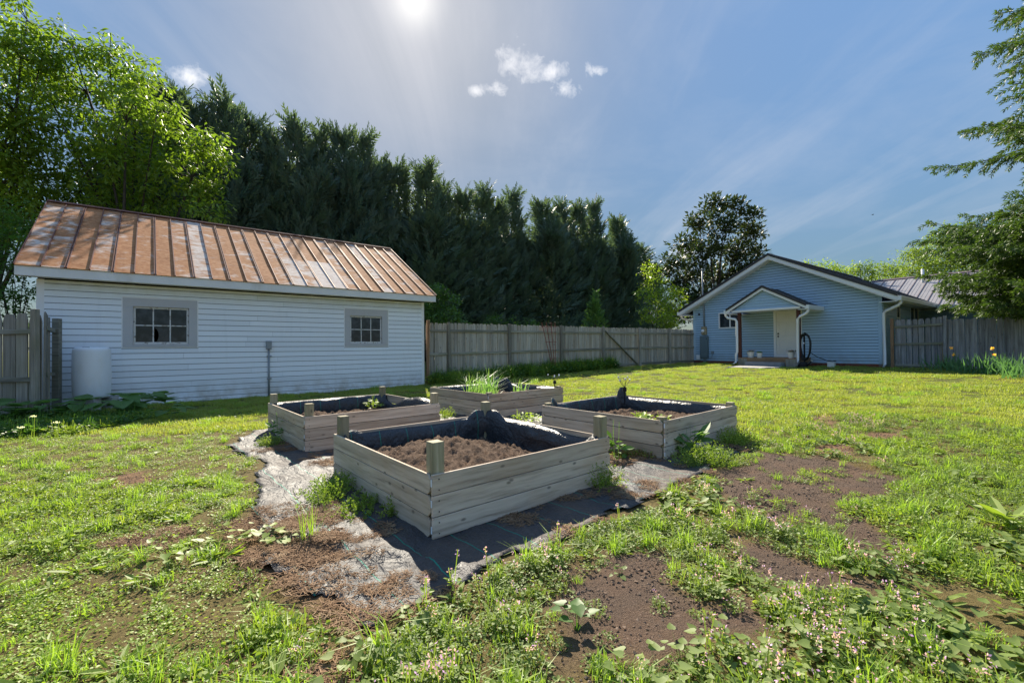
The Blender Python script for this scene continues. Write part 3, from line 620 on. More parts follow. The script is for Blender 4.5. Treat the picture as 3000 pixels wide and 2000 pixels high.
# main roof
PK = 5.255; EO, OV = .545, .40; sl = math.atan2(PK-3.02, HO_W/2+EO); RL = math.hypot(PK-3.02, HO_W/2+EO)
for side in (0, 1):
    R_ = MB().box(-OV, HO_L+OV, 0, RL, -.05, -.0).build('roof_slope', M['dark_roof'], house)
    if side == 0: R_.matrix_local = Matrix.Translation((-EO, 0, 3.02)) @ Matrix(((0, math.cos(sl), -math.sin(sl), 0), (1, 0, 0, 0), (0, math.sin(sl), math.cos(sl), 0), (0, 0, 0, 1)))
    else: R_.matrix_local = Matrix.Translation((HO_W+EO, 0, 3.02)) @ Matrix(((0, -math.cos(sl), math.sin(sl), 0), (1, 0, 0, 0), (0, math.sin(sl), math.cos(sl), 0), (0, 0, 0, 1)))
    for k in range(30):
        MB().box(-OV+.02+k*.43, -OV+.045+k*.43, 0, RL-.02, .0, .022).build('roof_rib', M['dark_roof'], R_)
    s_ = -1 if side == 0 else 1; xe = -EO if side == 0 else HO_W+EO; xm = HO_W/2
    rp = [(xe, 3.01), (xm, PK-.01), (xm, PK-.19), (xe, 2.83)]
    MB().prism(rp if side else rp[::-1], 'y', -OV-.022, -OV-.001).build('rake_board', M['white_clean'], house)
    tp = [(xe+s_*.01, 3.10), (xm, PK+.085), (xm, PK-.03), (xe+s_*.01, 2.985)]
    MB().prism(tp if side else tp[::-1], 'y', -OV-.045, -OV-.024).build('rake_trim', M['dark_roof'], house)
    MB().prism([(xe, 2.825), (xe+(-s_)*.02, 2.80), (xm, PK-.215), (xm, PK-.19)], 'y', -OV, .0).build('rake_soffit', M['white_clean'], house)
    x_ = sorted((xe, 0 if side == 0 else HO_W)); MB().box(x_[0], x_[1], -OV, HO_L+OV if side == 0 else 6.1, 2.80, 2.822).build('eave_soffit', M['white_clean'], house)
    g0, g1 = (xe-.115, xe) if side == 0 else (xe, xe+.115)
    prof = [(g1, 2.83), (g0+.02, 2.83), (g0, 2.95), (g0, 3.005), (g0+.012, 3.005), (g0+.012, 2.955), (g0+.03, 2.842), (g1, 2.842)] if side == 0 else [(g0, 2.83), (g1-.02, 2.83), (g1, 2.95), (g1, 3.005), (g1-.012, 3.005), (g1-.012, 2.955), (g1-.03, 2.842), (g0, 2.842)]
    gp = MB().prism([(a, c) for a, c in prof], 'y', -OV-.02, HO_L if side == 0 else 6.35)
    gp.box(min(g0, g1)+.002, max(g0, g1)-.002, -OV-.025, -OV-.018, 2.832, 3.006); gp.build('gutter', M['white_clean'], house)
    MB().box(min(xe, xe-s_*.02), max(xe, xe-s_*.02), -OV, HO_L if side == 0 else 6.1, 2.823, 3.0).build('fascia', M['white_clean'], house)
MB().prism([(HO_W/2-.17, PK-.01), (HO_W/2, PK+.085), (HO_W/2+.17, PK-.01), (HO_W/2, PK+.03)], 'y', -OV-.047, HO_L+OV).build('ridge_cap', M['dark_roof'], house)
def downspout(parent, pts, w=.075):
    return MB().tube(pts, w*.62, 8).build('downspout', M['white_clean'], parent, smooth=True)
downspout(house, [(HO_W+EO+.05, -OV+.16, 2.84), (HO_W+EO+.05, -OV+.16, 2.74), (HO_W+EO-.02, -OV+.16, 2.66), (HO_W+.14, -.06, 2.50), (HO_W+.07, -.07, 2.42), (HO_W+.06, -.07, .46), (HO_W+.06, -.14, .38)], .09)
downspout(house, [(-EO-.05, -OV+.3, 2.84), (-EO-.05, -OV+.3, 2.74), (-EO+.02, -OV+.3, 2.66), (-.08, .1, 2.55), (-.06, .1, 2.45), (-.06, .1, .42)], .08)
# side wall: siding and windows, seen at a slant beside the fence
sidew = bpy.data.objects.new('side_wall', None); link(sidew, house); sidew.location = (HO_W, 0, 0); sidew.rotation_euler.z = math.pi/2
SW = [(1.86, 2.38, 1.75, 2.83), (4.02, 5.42, 1.6, 2.86)]
siding(sidew, M['blue'], .02, 5.86, SB, 2.80, .1168, SW, -.002)
for a, b, c, d in SW:
    w = MB().box(a, b, -.035, -.001, d-.06, d).build('window', M['white_clean'], sidew)
    mids = [] if b-a < 1 else [((a+b)/2-.05, (a+b)/2+.05)]
    for q in [(a, a+.06, c, d-.06), (b-.06, b, c, d-.06), (a+.06, b-.06, c, c+.06)]+[(m0, m1, c+.06, d-.06) for m0, m1 in mids]+([(a+.06, b-.06, (c+d)/2-.03, (c+d)/2+.03)] if not mids else []): MB().box(q[0], q[1], -.035, -.001, q[2], q[3]).build('frame', M['white_clean'], w)
    MB().box(a+.06, b-.06, -.012, -.004, c+.06, d-.06).build('pane', M['glass'], w)
# wing at the back with a grey standing seam roof
WX1, WY = HO_W+9., 5.875
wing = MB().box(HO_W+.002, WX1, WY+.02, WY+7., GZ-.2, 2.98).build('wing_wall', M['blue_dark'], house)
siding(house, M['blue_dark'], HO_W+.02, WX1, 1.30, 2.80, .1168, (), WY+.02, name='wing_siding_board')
wey, wez, wry, wrz = WY-.5, 2.93, WY+3.5, 4.72; wsl = math.atan2(wrz-wez, wry-wey); wl = math.hypot(wrz-wez, wry-wey)
wr = MB().box(HO_W-2.6, WX1+.4, 0, wl, -.05, 0).build('wing_roof', M['grey_roof'], house, (0, wey, wez)); wr.rotation_euler.x = wsl
wb = MB().box(HO_W-2.6, WX1+.4, 0, wl, -.05, 0).build('wing_roof_back', M['grey_roof'], house, (HO_W-2.6+WX1+.4, 2*wry-wey, wez)); wb.rotation_euler = (wsl, 0, math.pi)
for k in range(26):
    x = HO_W-2.5+k*.455
    if x > WX1+.4: break
    MB().box(x, x+.03, -.01, wl, .0, .026).build('roof_rib', M['grey_roof_rib'], wr)
    for t in (.15, .30): MB().box(x+t, x+t+.012, -.01, wl, .0, .008).build('roof_rib', M['grey_roof'], wr)
MB().prism([(wry-.16, wrz-.03), (wry, wrz+.05), (wry+.16, wrz-.03)], 'x', HO_W-2.6, WX1+.4).build('ridge_cap', M['grey_roof_rib'], house)
MB().box(HO_W+EO+.12, WX1+.4, wey-.12, wey, 2.76, 2.92).build('gutter', M['white_clean'], house, bevel=.01)
MB().box(HO_W+.02, WX1+.3, wey+.002, WY, 2.74, 2.758).build('eave_soffit', M['white_clean'], house)
MB().tube([(HO_W-.35, wry-.9, 3.9), (HO_W-.35, wry-.9, 4.98)], .06, 12).build('vent_pipe', M['white_clean'], house, smooth=True)
# ------------------------------------------------------------------ porch
PD = 1.62; PX0, PX1, PXM, PEZ, PPZ = 2.58, 5.77, 4.14, 2.80, 3.70
ps = math.atan2(PPZ-PEZ, PXM-PX0); pl = math.hypot(PPZ-PEZ, PXM-PX0)
porch = thing('porch', 'small gabled porch with dark red posts and a wooden deck on the blue house', 'porch', (HO[0], HO[1], 0), -HO_A)
for side in (0, 1):
    xe = PX0 if side == 0 else PX1; sg = 1 if side == 0 else -1
    dx = abs(PXM-xe); s2 = math.atan2(PPZ-PEZ, dx); l2 = math.hypot(PPZ-PEZ, dx)
    R_ = MB().box(-PD, -.03, 0, l2, -.04, 0.).build('roof_slope', M['dark_roof'], porch)
    R_.matrix_local = Matrix.Translation((xe, 0, PEZ)) @ Matrix(((0, sg*math.cos(s2), -sg*math.sin(s2), 0), (1, 0, 0, 0), (0, math.sin(s2), math.cos(s2), 0), (0, 0, 0, 1)))
    for k in range(4): MB().box(-PD+.03+k*.42, -PD+.055+k*.42, 0, l2-.01, 0, .02).build('roof_rib', M['dark_roof'], R_)
    rp = [(xe, PEZ-.01), (PXM, PPZ-.01), (PXM, PPZ-.13), (xe, PEZ-.13)]
    MB().prism(rp if side else rp[::-1], 'y', -PD-.022, -PD-.001).build('rake_board', M['white_clean'], porch)
    tp = [(xe-sg*.01, PEZ+.075), (PXM, PPZ+.08), (PXM, PPZ-.03), (xe-sg*.01, PEZ-.03)]
    MB().prism(tp if side else tp[::-1], 'y', -PD-.045, -PD-.024).build('rake_trim', M['dark_roof'], porch)
    g0, g1 = (xe-.11, xe) if side == 0 else (xe, xe+.11)
    if side == 0: prof = [(g1, PEZ-.15), (g0+.02, PEZ-.15), (g0, PEZ-.04), (g0, PEZ+.01), (g0+.012, PEZ+.01), (g0+.03, PEZ-.138), (g1, PEZ-.138)]
    else: prof = [(g0, PEZ-.15), (g1-.02, PEZ-.15), (g1, PEZ-.04), (g1, PEZ+.01), (g1-.012, PEZ+.01), (g1-.03, PEZ-.138), (g0, PEZ-.138)]
    gp = MB().prism(prof, 'y', -PD-.03, -.05); gp.box(g0+.002, g1-.002, -PD-.035, -PD-.028, PEZ-.148, PEZ+.012); gp.box(g0+.002, g1-.002, -.055, -.045, PEZ-.148, PEZ+.012); gp.build('gutter', M['white_clean'], porch)
    MB().box(min(xe, xe+sg*.30), max(xe, xe+sg*.30), -PD+.002, -.035, PEZ-.16, PEZ-.14).build('eave_soffit', M['white_clean'], porch)
    px = 3.06 if side == 0 else 5.42
    MB().box(px-.062, px+.062, -1.46, -1.336, .70, PEZ-.12).build('post', M['red_post'], porch, bevel=.004)
    # downspouts beside the posts
    if side == 0: downspout(porch, [(PX0-.05, -PD+.06, PEZ-.13), (PX0-.05, -PD+.06, PEZ-.23), (PX0+.03, -PD+.07, PEZ-.33), (2.92, -1.50, PEZ-.40), (2.985, -1.50, PEZ-.50), (2.985, -1.50, .95), (2.94, -1.55, .80), (2.95, -1.56, .48), (2.90, -1.66, .41)], .085)
    else: downspout(porch, [(PX1+.05, -PD+.06, PEZ-.13), (PX1+.05, -PD+.06, PEZ-.23), (PX1-.03, -PD+.06, PEZ-.33), (5.52, -1.53, PEZ-.42), (5.44, -1.53, PEZ-.52), (5.42, -1.53, .95), (5.42, -1.53, .45), (5.40, -1.62, .39)], .085)
def pgable(z): t = max(0, (z-(PEZ-.02))/(PPZ-PEZ)); return (PX0+.25+t*(PXM-PX0-.25), PX1-.25-t*(PX1-.25-PXM))
MB().prism([(PX0+.25, PEZ-.02), (PX1-.25, PEZ-.02), (PXM, PPZ-.12)], 'y', -PD+.12, -PD+.16).build('gable_panel', M['blue'], porch)
siding(porch, M['blue'], PX0+.2, PX1-.2, PEZ-.02, PPZ-.12, .1168, (), -PD+.12, pgable)
MB().box(PX0+.22, PX1-.22, -PD+.03, -PD+.165, PEZ-.10, PEZ-.022).build('beam', M['white_clean'], porch, bevel=.004)
MB().box(PX0+.3, PX1-.3, -PD+.17, -.03, PEZ-.06, PEZ-.04).build('ceiling', M['white_clean'], porch)
DX0, DX1, DY = 3.02, 5.34, -1.5
for k in range(11): MB().box(DX0-.02, DX1+.02, DY+.02+k*.134, DY+.148+k*.134, .655, .69).build('deck_board', M['deck'], porch, bevel=.003)
MB().box(DX0, DX1, DY+.01, DY+.045, .42, .654).build('rim_joist', M['deck'], porch)
for k in range(3): MB().box(DX0+.005+k*.13, DX0+.125+k*.13, DY-.012, DY+.008, .30, .65).build('skirt_board', M['fence_post'], porch); MB().box(DX1-.38+k*.13, DX1-.26+k*.13, DY-.012, DY+.008, .30, .65).build('skirt_board', M['fence_post'], porch)
MB().box(DX1-.03, DX1, DY+.05, -.01, .52, .654).build('rim_joist', M['deck'], porch)
for k in range(2): MB().box(DX1-.14+k*.0, DX1-.03, DY+.06+k*1.2, DY+.16+k*1.2, .25, .65).build('deck_leg', M['fence_post'], porch)
def hl(x, y, z=0.): c, s = math.cos(-HO_A), math.sin(-HO_A); return (HO[0]+x*c-y*s, HO[1]+x*s+y*c, z)
def hthing(name, label, cat, x, y, z, **k): return thing(name, label, cat, hl(x, y, z), -HO_A, **k)
st = MB().box(-.72, .72, -.18, .18, 0, .20).build('step_block', M['grey_step'], None, hl(4.22, -1.72, .325), -HO_A, bevel=.012); tag(st, 'grey concrete step block in front of the porch deck', 'step')
for k, (x, y, w_, l_, lb) in enumerate([(4.0, -2.4, .62, .45, 'pale concrete paving slab lying right below the porch step'), (4.15, -3.0, .66, .55, 'pale concrete paving slab in the grass, nearer the lawn than the other slab'), (4.65, -2.45, .5, .45, 'pale concrete paving slab in the grass at the right of the slab group')]):
    p = hl(x, y); sl_ = MB().box(-w_, w_, -l_/2-.05, l_/2+.05, -.05, .035).build('paving_slab', M['concrete'], None, (p[0], p[1], float(gz(p[0], p[1]))+.01), -HO_A+random.uniform(-.06, .06), bevel=.008); tag(sl_, lb, 'paving slab', 'slabs in front of the porch')
# electric service on the wall
mt = hthing('electric_meter', 'tan electric meter with a conduit mast rising through the eave', 'meter', .626, 0, 0)
MB().box(-.125, .125, -.13, .0, 1.79, 2.19).build('meter_base', M['tan'], mt, bevel=.015)
mg = MB().lathe([(.0, .0), (.085, 0), (.085, .05), (.06, .085), (.0, .095)], (0, 0, 0), 20).build('meter_glass', M['white_clean'], mt, (-.02, -.13, 1.97), smooth=True); mg.rotation_euler.x = math.pi/2
MB().tube([(0, -.06, 2.18), (0, -.06, 3.2), (-.02, -.12, 3.6), (-.03, -.12, 5.05)], .034, 12).build('mast', M['conduit'], mt, smooth=True)
MB().lathe([(.03, 0), (.06, .03), (.055, .09), (.0, .13)], (-.03, -.12, 5.04), 12).build('weather_head', M['conduit'], mt)
pn = hthing('breaker_panel', 'grey green electrical panel box mounted below the meter', 'electrical panel', .626, 0, 0)
MB().box(-.21, .205, -.13, .0, .60, 1.72).build('cabinet', M['utility'], pn, bevel=.012)
MB().box(-.19, .185, -.142, -.131, .66, 1.66).build('panel_door', M['utility'], pn, bevel=.004)
MB().box(.15, .17, -.152, -.143, 1.55, 1.62).build('latch', M['blackmat'], pn)
for xx in (-.03, .06): MB().tube([(xx, -.06, .2), (xx, -.06, .6)], .022, 8).build('pipe', M['conduit'], pn)
MB().tube([(.2, -.07, .62), (.33, -.07, .60), (.40, -.06, .68), (.41, -.05, .86)], .012, 6).build('cable', M['conduit'], pn)
MB().box(.36, .46, -.08, .0, .84, .97).build('outlet_box', M['conduit'], pn, bevel=.008)
tag(MB().box(-.1, .1, -.09, 0, 0, .24).build('junction_box', M['white_clean'], None, hl(.29, -.002, .52), -HO_A, bevel=.01), 'small white utility box low on the blue wall beside the panel', 'utility box')
vt = MB().lathe([(.0, 0), (.05, 0), (.05, .05), (.03, .07), (.0, .07)], (0, 0, 0), 14).build('wall_sensor', M['blackmat'], None, hl(.348, -.0, 2.838)); vt.rotation_euler = (math.pi/2, 0, -HO_A); tag(vt, 'small black round fitting high on the blue wall', 'wall fitting')
# hose, can, box
hs = hthing('garden_hose', 'coiled black garden hose hung beside the porch', 'hose', 5.60, -1.30, 0)
for k in range(9):
    rx, rz_ = .19+random.uniform(-.03, .03), .50+random.uniform(-.05, .04); y0 = -.10+.025*k
    pts = [(rx*math.sin(t)+random.uniform(-.006, .006), y0+.01*math.sin(3*t), 1.20+rz_*math.cos(t)-.05*math.cos(2*t)) for t in np.linspace(0, 2*math.pi, 26)]
    MB().tube(pts, .0135, 7).build('coil', M['black'], hs, smooth=True)
MB().tube([(-.02, -.05, 1.55), (.03, -.1, 1.73), (.06, -.1, 1.70), (.06, -.1, 1.60)], .02, 8).build('hanger', M['blackmat'], hs)
MB().tube([(.15, 0, .95), (.35, .2, .75), (.60, .45, .60), (.75, .6, .56), (.85, .65, .60)], .0145, 8).build('hose_tail', M['black'], hs, smooth=True)
MB().tube([(-.18, 0, 1.1), (-.2, -.02, .8), (-.19, -.05, .45)], .0135, 8).build('hose_end', M['black'], hs, smooth=True)
MB().box(-.02, .02, -.16, -.10, 1.28, 1.33).build('connector', M['white_clean'], hs)
MB().tube([(-.02, -.02, .3), (-.02, -.02, 1.6)], .03, 8).build('hanger_post', M['blackmat'], hs)
wc = hthing('watering_can', 'dark plastic watering can standing on the grass by the downspout', 'watering can', 5.62, -1.58, GZ-.01)
MB().lathe([(.0, 0), (.135, 0), (.15, .03), (.15, .17), (.12, .22), (.06, .235), (.0, .235)], (0, 0, 0), 20).build('body', M['blackmat'], wc, smooth=True)
MB().tube([(.12, 0, .06), (.25, -.01, .2), (.30, -.01, .27)], [.03, .022, .02], 10).build('spout', M['blackmat'], wc, smooth=True)
MB().lathe([(.02, 0), (.05, .04), (.0, .045)], (.31, -.01, .265), 12).build('rose', M['white_clean'], wc)
MB().tube([(-.14, 0, .08), (-.2, 0, .16), (-.14, 0, .27), (0, 0, .32), (.08, 0, .24)], .014, 8).build('handle', M['blackmat'], wc, smooth=True)
bx_ = MB().box(-.12, .12, -.09, .09, 0, .22).build('plastic_box', M['pot'], None, hl(6.32, -.75, GZ-.01), -HO_A, bevel=.01); tag(bx_, 'small white plastic box on the grass at the end of the hose', 'box')
# flower pots on the deck
def leafclump(V, F, P, D, S, L, Wd, fold=.15):
    b = len(V)
    tip = P+D*L; mid = P+D*(L*.5); nrm = np.cross(D, S)
    V += [P, mid+S*Wd/2+nrm*fold*Wd, tip, mid-S*Wd/2+nrm*fold*Wd]; F.append((b, b+1, b+2, b+3))
def unit(v): return v/(np.linalg.norm(v)+1e-9)
def pot(x, y, r, h, lb, flowers):
    t = hthing('flower_pot', lb, 'flower pot', x, y, .69, group='pots on the porch deck')
    MB().lathe([(.0, 0), (r*.72, 0), (r*.98, h*.9), (r*1.06, h*.9), (r*1.06, h), (r*.95, h), (r*.9, h*.88), (.0, h*.86)], (0, 0, 0), 24).build('pot', M['pot'], t, smooth=False)
    V, F = [], []
    for k in range(60):
        a = random.random()*6.28; q = unit(np.array([math.cos(a)*.8, math.sin(a)*.8, random.uniform(.3, 1.2)])); s = unit(np.cross(q, [0, 0, 1.]))
        P = np.array([math.cos(a)*r*.5*random.random(), math.sin(a)*r*.5*random.random(), h*.9])+q*random.uniform(0, .06); leafclump(V, F, P, q, s, random.uniform(.05, .09), .04)
    obj('leaves', np_mesh('leaves', V, F, M['shrub']), t)
    if flowers:
        V, F = [], []
        for k in range(46):
            a = random.random()*6.28; q = unit(np.array([math.cos(a), math.sin(a), random.uniform(.2, 1.)])); P = np.array([math.cos(a)*r*random.uniform(.2, 1.3), math.sin(a)*r*random.uniform(.2, 1.3), h+random.uniform(.0, .09)]); leafclump(V, F, P, q, unit(np.cross(q, [0, 0, 1.])), .035, .03)
        obj('blossoms', np_mesh('blossoms', V, F, flowers), t)
pot(3.42, -1.18, .145, .25, 'white pot with dark red flowers beside the left porch post', M['red_petal'])
pot(3.80, -1.20, .115, .21, 'small white pot with a green plant near the left porch post', None)
pot(5.06, -1.22, .135, .25, 'white pot with red flowers in front of the white door', M['red_petal'])
pot(5.22, -.95, .10, .27, 'slim pale pot half hidden by the downspout near the door', None)
# ------------------------------------------------------------------ fences
def picket_mesh(h, w, th, mat_, nick):
    c = w*.28; p = [(-w/2, 0), (w/2, 0), (w/2, h-c), (w/2-c*.5, h-c*.15), (w/2-c, h), (-w/2+c, h), (-w/2+c*.5, h-c*.15), (-w/2, h-c)]
    m = MB().prism(p, 'y', 0, th).mesh('picket', mat_); return m
def fence_run(root, p0, p1, zt0, zt1, posts, mat_, pw=.142, gap=.006, rails=(.13, .52, .93), post_w=.09, post_mats=None, rmat=None, post_extra=.03, skip=(), zb=None, rail_side=-1):
    """p0,p1 ground points; posts: distances along the run; pickets behind the rails as seen from rail_side"""
    p0 = np.array(p0[:2]); p1 = np.array(p1[:2]); L = np.linalg.norm(p1-p0); d = (p1-p0)/L; ang = math.atan2(d[1], d[0]); rmat = rmat or M['fence_rail']
    n = int(L/(pw+gap)); meshes = [picket_mesh(1., pw*(.97+.03*k), .017, mat_, k) for k in range(3)]
    for k in range(n):
        s = (k+.5)*(L/n); x, y = p0+d*s; zb_ = float(gz(x, y))+.02 if zb is None else zb; zt = zt0+(zt1-zt0)*s/L+random.uniform(-.018, .018)
        if any(a < s < b for a, b in skip): continue
        o = obj('picket', random.choice(meshes), root, (x, y, zb_), (random.uniform(-.006, .006), random.uniform(-.010, .010), ang)); o.scale.z = zt-zb_
    fr = np.array([d[1], -d[0]])*(-rail_side)*-1
    off = np.array([-d[1], d[0]])*rail_side
    for k, s in enumerate(posts):
        x, y = p0+d*s+off*.062; g = float(gz(x, y)); zt = zt0+(zt1-zt0)*s/L+post_extra
        pm = (post_mats or {}).get(k, M['fence_post'])
        o = MB().box(-post_w/2, post_w/2, -post_w/2, post_w/2, -.2, zt-g+((.05) if pm is M['new_post'] else 0)).build('post', pm, root, (x, y, g), ang, bevel=.006)
        o.rotation_euler.y = random.uniform(-.012, .012)
    for a, b in zip(posts[:-1], posts[1:]):
        if b-a < .2 or any(q0 <= (a+b)/2 <= q1 for q0, q1 in skip): continue
        for r in rails:
            sa, sb = a+post_w*.5, b-post_w*.5; A = p0+d*sa+off*.021; B = p0+d*sb+off*.021
            za = float(gz(*A)); zb2 = float(gz(*B)); ta = zt0+(zt1-zt0)*sa/L; tb = zt0+(zt1-zt0)*sb/L
            z0 = ta-(ta-za)*r; z1 = tb-(tb-zb2)*r; Lr = np.linalg.norm(B-A)
            o = MB().box(0, Lr, -.019, .019, -.043, .043).build('rail', rmat, root, (A[0], A[1], z0), 0, bevel=.004); o.rotation_euler = (0, -math.atan2(z1-z0, Lr), ang)
    return d, off, L, ang
BF0 = at(1249, 1050, 15.0); BF1 = at(2036, 1050, 23.15); bz0 = at(1249, 945, 15.0)[2]; bz1 = at(2036, 965.5, 23.15)[2]
_d = (BF1-BF0)[:2]; BFL = np.linalg.norm(_d); _d = _d/BFL; _n = (-_d[1], _d[0])
def along(X): q = hit(X, 1000, BF0, _n); return float((q[:2]-BF0[:2])@_d)
ps_ = [0.02]+[along(X) for X in (1314.6, 1491, 1641, 1766, 1872, 1959)]+[BFL-.03]
bf = thing('back_fence', 'weathered grey picket fence running from the shed to the blue house', 'fence')
fence_run(bf, BF0, BF1, bz0, bz1, ps_, M['fence'], skip=[(ps_[4]+.03, ps_[5]-.03)], post_mats={0: M['new_post'], 7: M['new_post']})
gt = thing('fence_gate', 'weathered picket gate with a diagonal brace in the back fence', 'gate')
ga, gb = ps_[4]+.05, ps_[5]-.05; za_, zb_ = bz0+(bz1-bz0)*ga/BFL, bz0+(bz1-bz0)*gb/BFL; A0 = BF0[:2]+_d*ga; B0 = BF0[:2]+_d*gb
fence_run(gt, A0, B0, za_-.01, zb_-.01, [0.03, gb-ga-.03], M['fence'], post_w=.02, post_extra=-.3)
for o in [c for c in gt.children if c.name.startswith('post')]: bpy.data.objects.remove(o)
off_ = np.array([_d[1], -_d[0]])*.05
MB().bar((*(A0+_d*.05+off_), za_-.16), (*(B0-_d*.08+off_), float(gz(*B0))+.06), .035, .09, upv=(off_[0], off_[1], 0)).build('brace', M['fence_rail'], gt)
# right fence: gate panel beside the downspout, then the long run
RF = np.array(hl(HO_W+.28, -.12)[:2]); rd = np.array([math.cos(HO_A), -math.sin(HO_A)])
rt0 = .335+1.80
g2 = thing('side_gate', 'dark stained wooden gate panel beside the house downspout', 'gate')
fence_run(g2, RF+rd*.10, RF+rd*1.42, rt0-.02, rt0+.04, [-.06, 1.36], M['fence_dark'], post_mats={0: M['new_post'], 1: M['fence_dark']}, rmat=M['fence_rail'], rails=(.14, .50, .93), post_extra=.02)
rf = thing('side_fence', 'grey weathered picket fence behind the iris bed', 'fence')
fence_run(rf, RF+rd*1.50, RF+rd*9.5, rt0-.06, rt0-.14, [2.4, 4.8, 7.2], M['fence_dark'], rails=(.16, .53, .95), post_w=.09, post_extra=-.05, rmat=M['fence_dark'], rail_side=-1)
# left fence with wide boards and the return to the shed
lf = thing('left_fence', 'weathered fence of wide boards beside the water barrel', 'fence')
LFY = 8.15
L1 = at(122, 1000, LFY); L0 = np.array([L1[0]-4.2, LFY+.1, 0]); zl = at(60, 921, LFY)[2]
fence_run(lf, L0, L1, zl, zl, [1.9, 4.16], M['fence_post'], pw=.225, gap=.012, rails=(.165, .62, .95), rmat=M['fence_rail'], post_extra=.09)
PB = at(167, 1000, 8.95); zp = at(167, 933, 8.95)[2]
lg = thing('fence_return', 'short return of grey boards joining the left fence to a mossy post', 'fence')
fence_run(lg, (L1[0]+.02, LFY+.03), at(148, 1000, 8.75), zl+.06, zl-.02, [0.0], M['fence_post'], pw=.16, gap=.006, post_w=.02, post_extra=-.4, rail_side=-1)
MB().box(-.055, .055, -.055, .055, -.2, zp).build('mossy_post', M['fence_rail'], lg, (PB[0], PB[1], 0), .3, bevel=.006)
for zr in (zp-.22, .82): MB().bar((*at(133, 1000, 8.34)[:2], zr), (PB[0], PB[1]-.06, zr-.03), .05, .07).build('rail', M['fence_rail'], lg)
# trellis leaning on the back fence
tq = hit(1625, 1066, BF0-np.array([_n[0], _n[1], 0])*.35, _n); tb_ = np.array([tq[0], tq[1], float(gz(tq[0], tq[1]))])
tr = thing('trellis', 'rust red fan trellis leaning against the back fence', 'trellis', tuple(tb_))
tops = [hit(X, Y, BF0-np.array([_n[0], _n[1], 0])*.14, _n)-tb_ for X, Y in ((1587, 944), (1600, 943), (1614, 943), (1626, 945))]
for k, t_ in enumerate(tops): MB().tube([(.02*(k-1.5), 0, 0), tuple(t_*.55+np.array([.012*(k-1.5), 0, 0])), tuple(t_)], .013, 8).build('rod', M['rod'], tr)
for f_ in (.30, .62, .92): MB().tube([tuple(tops[0]*f_+np.array([-.06, -.02, 0])), tuple(tops[3]*f_+np.array([.06, -.02, 0]))], .009, 6).build('crossbar', M['rod'], tr)

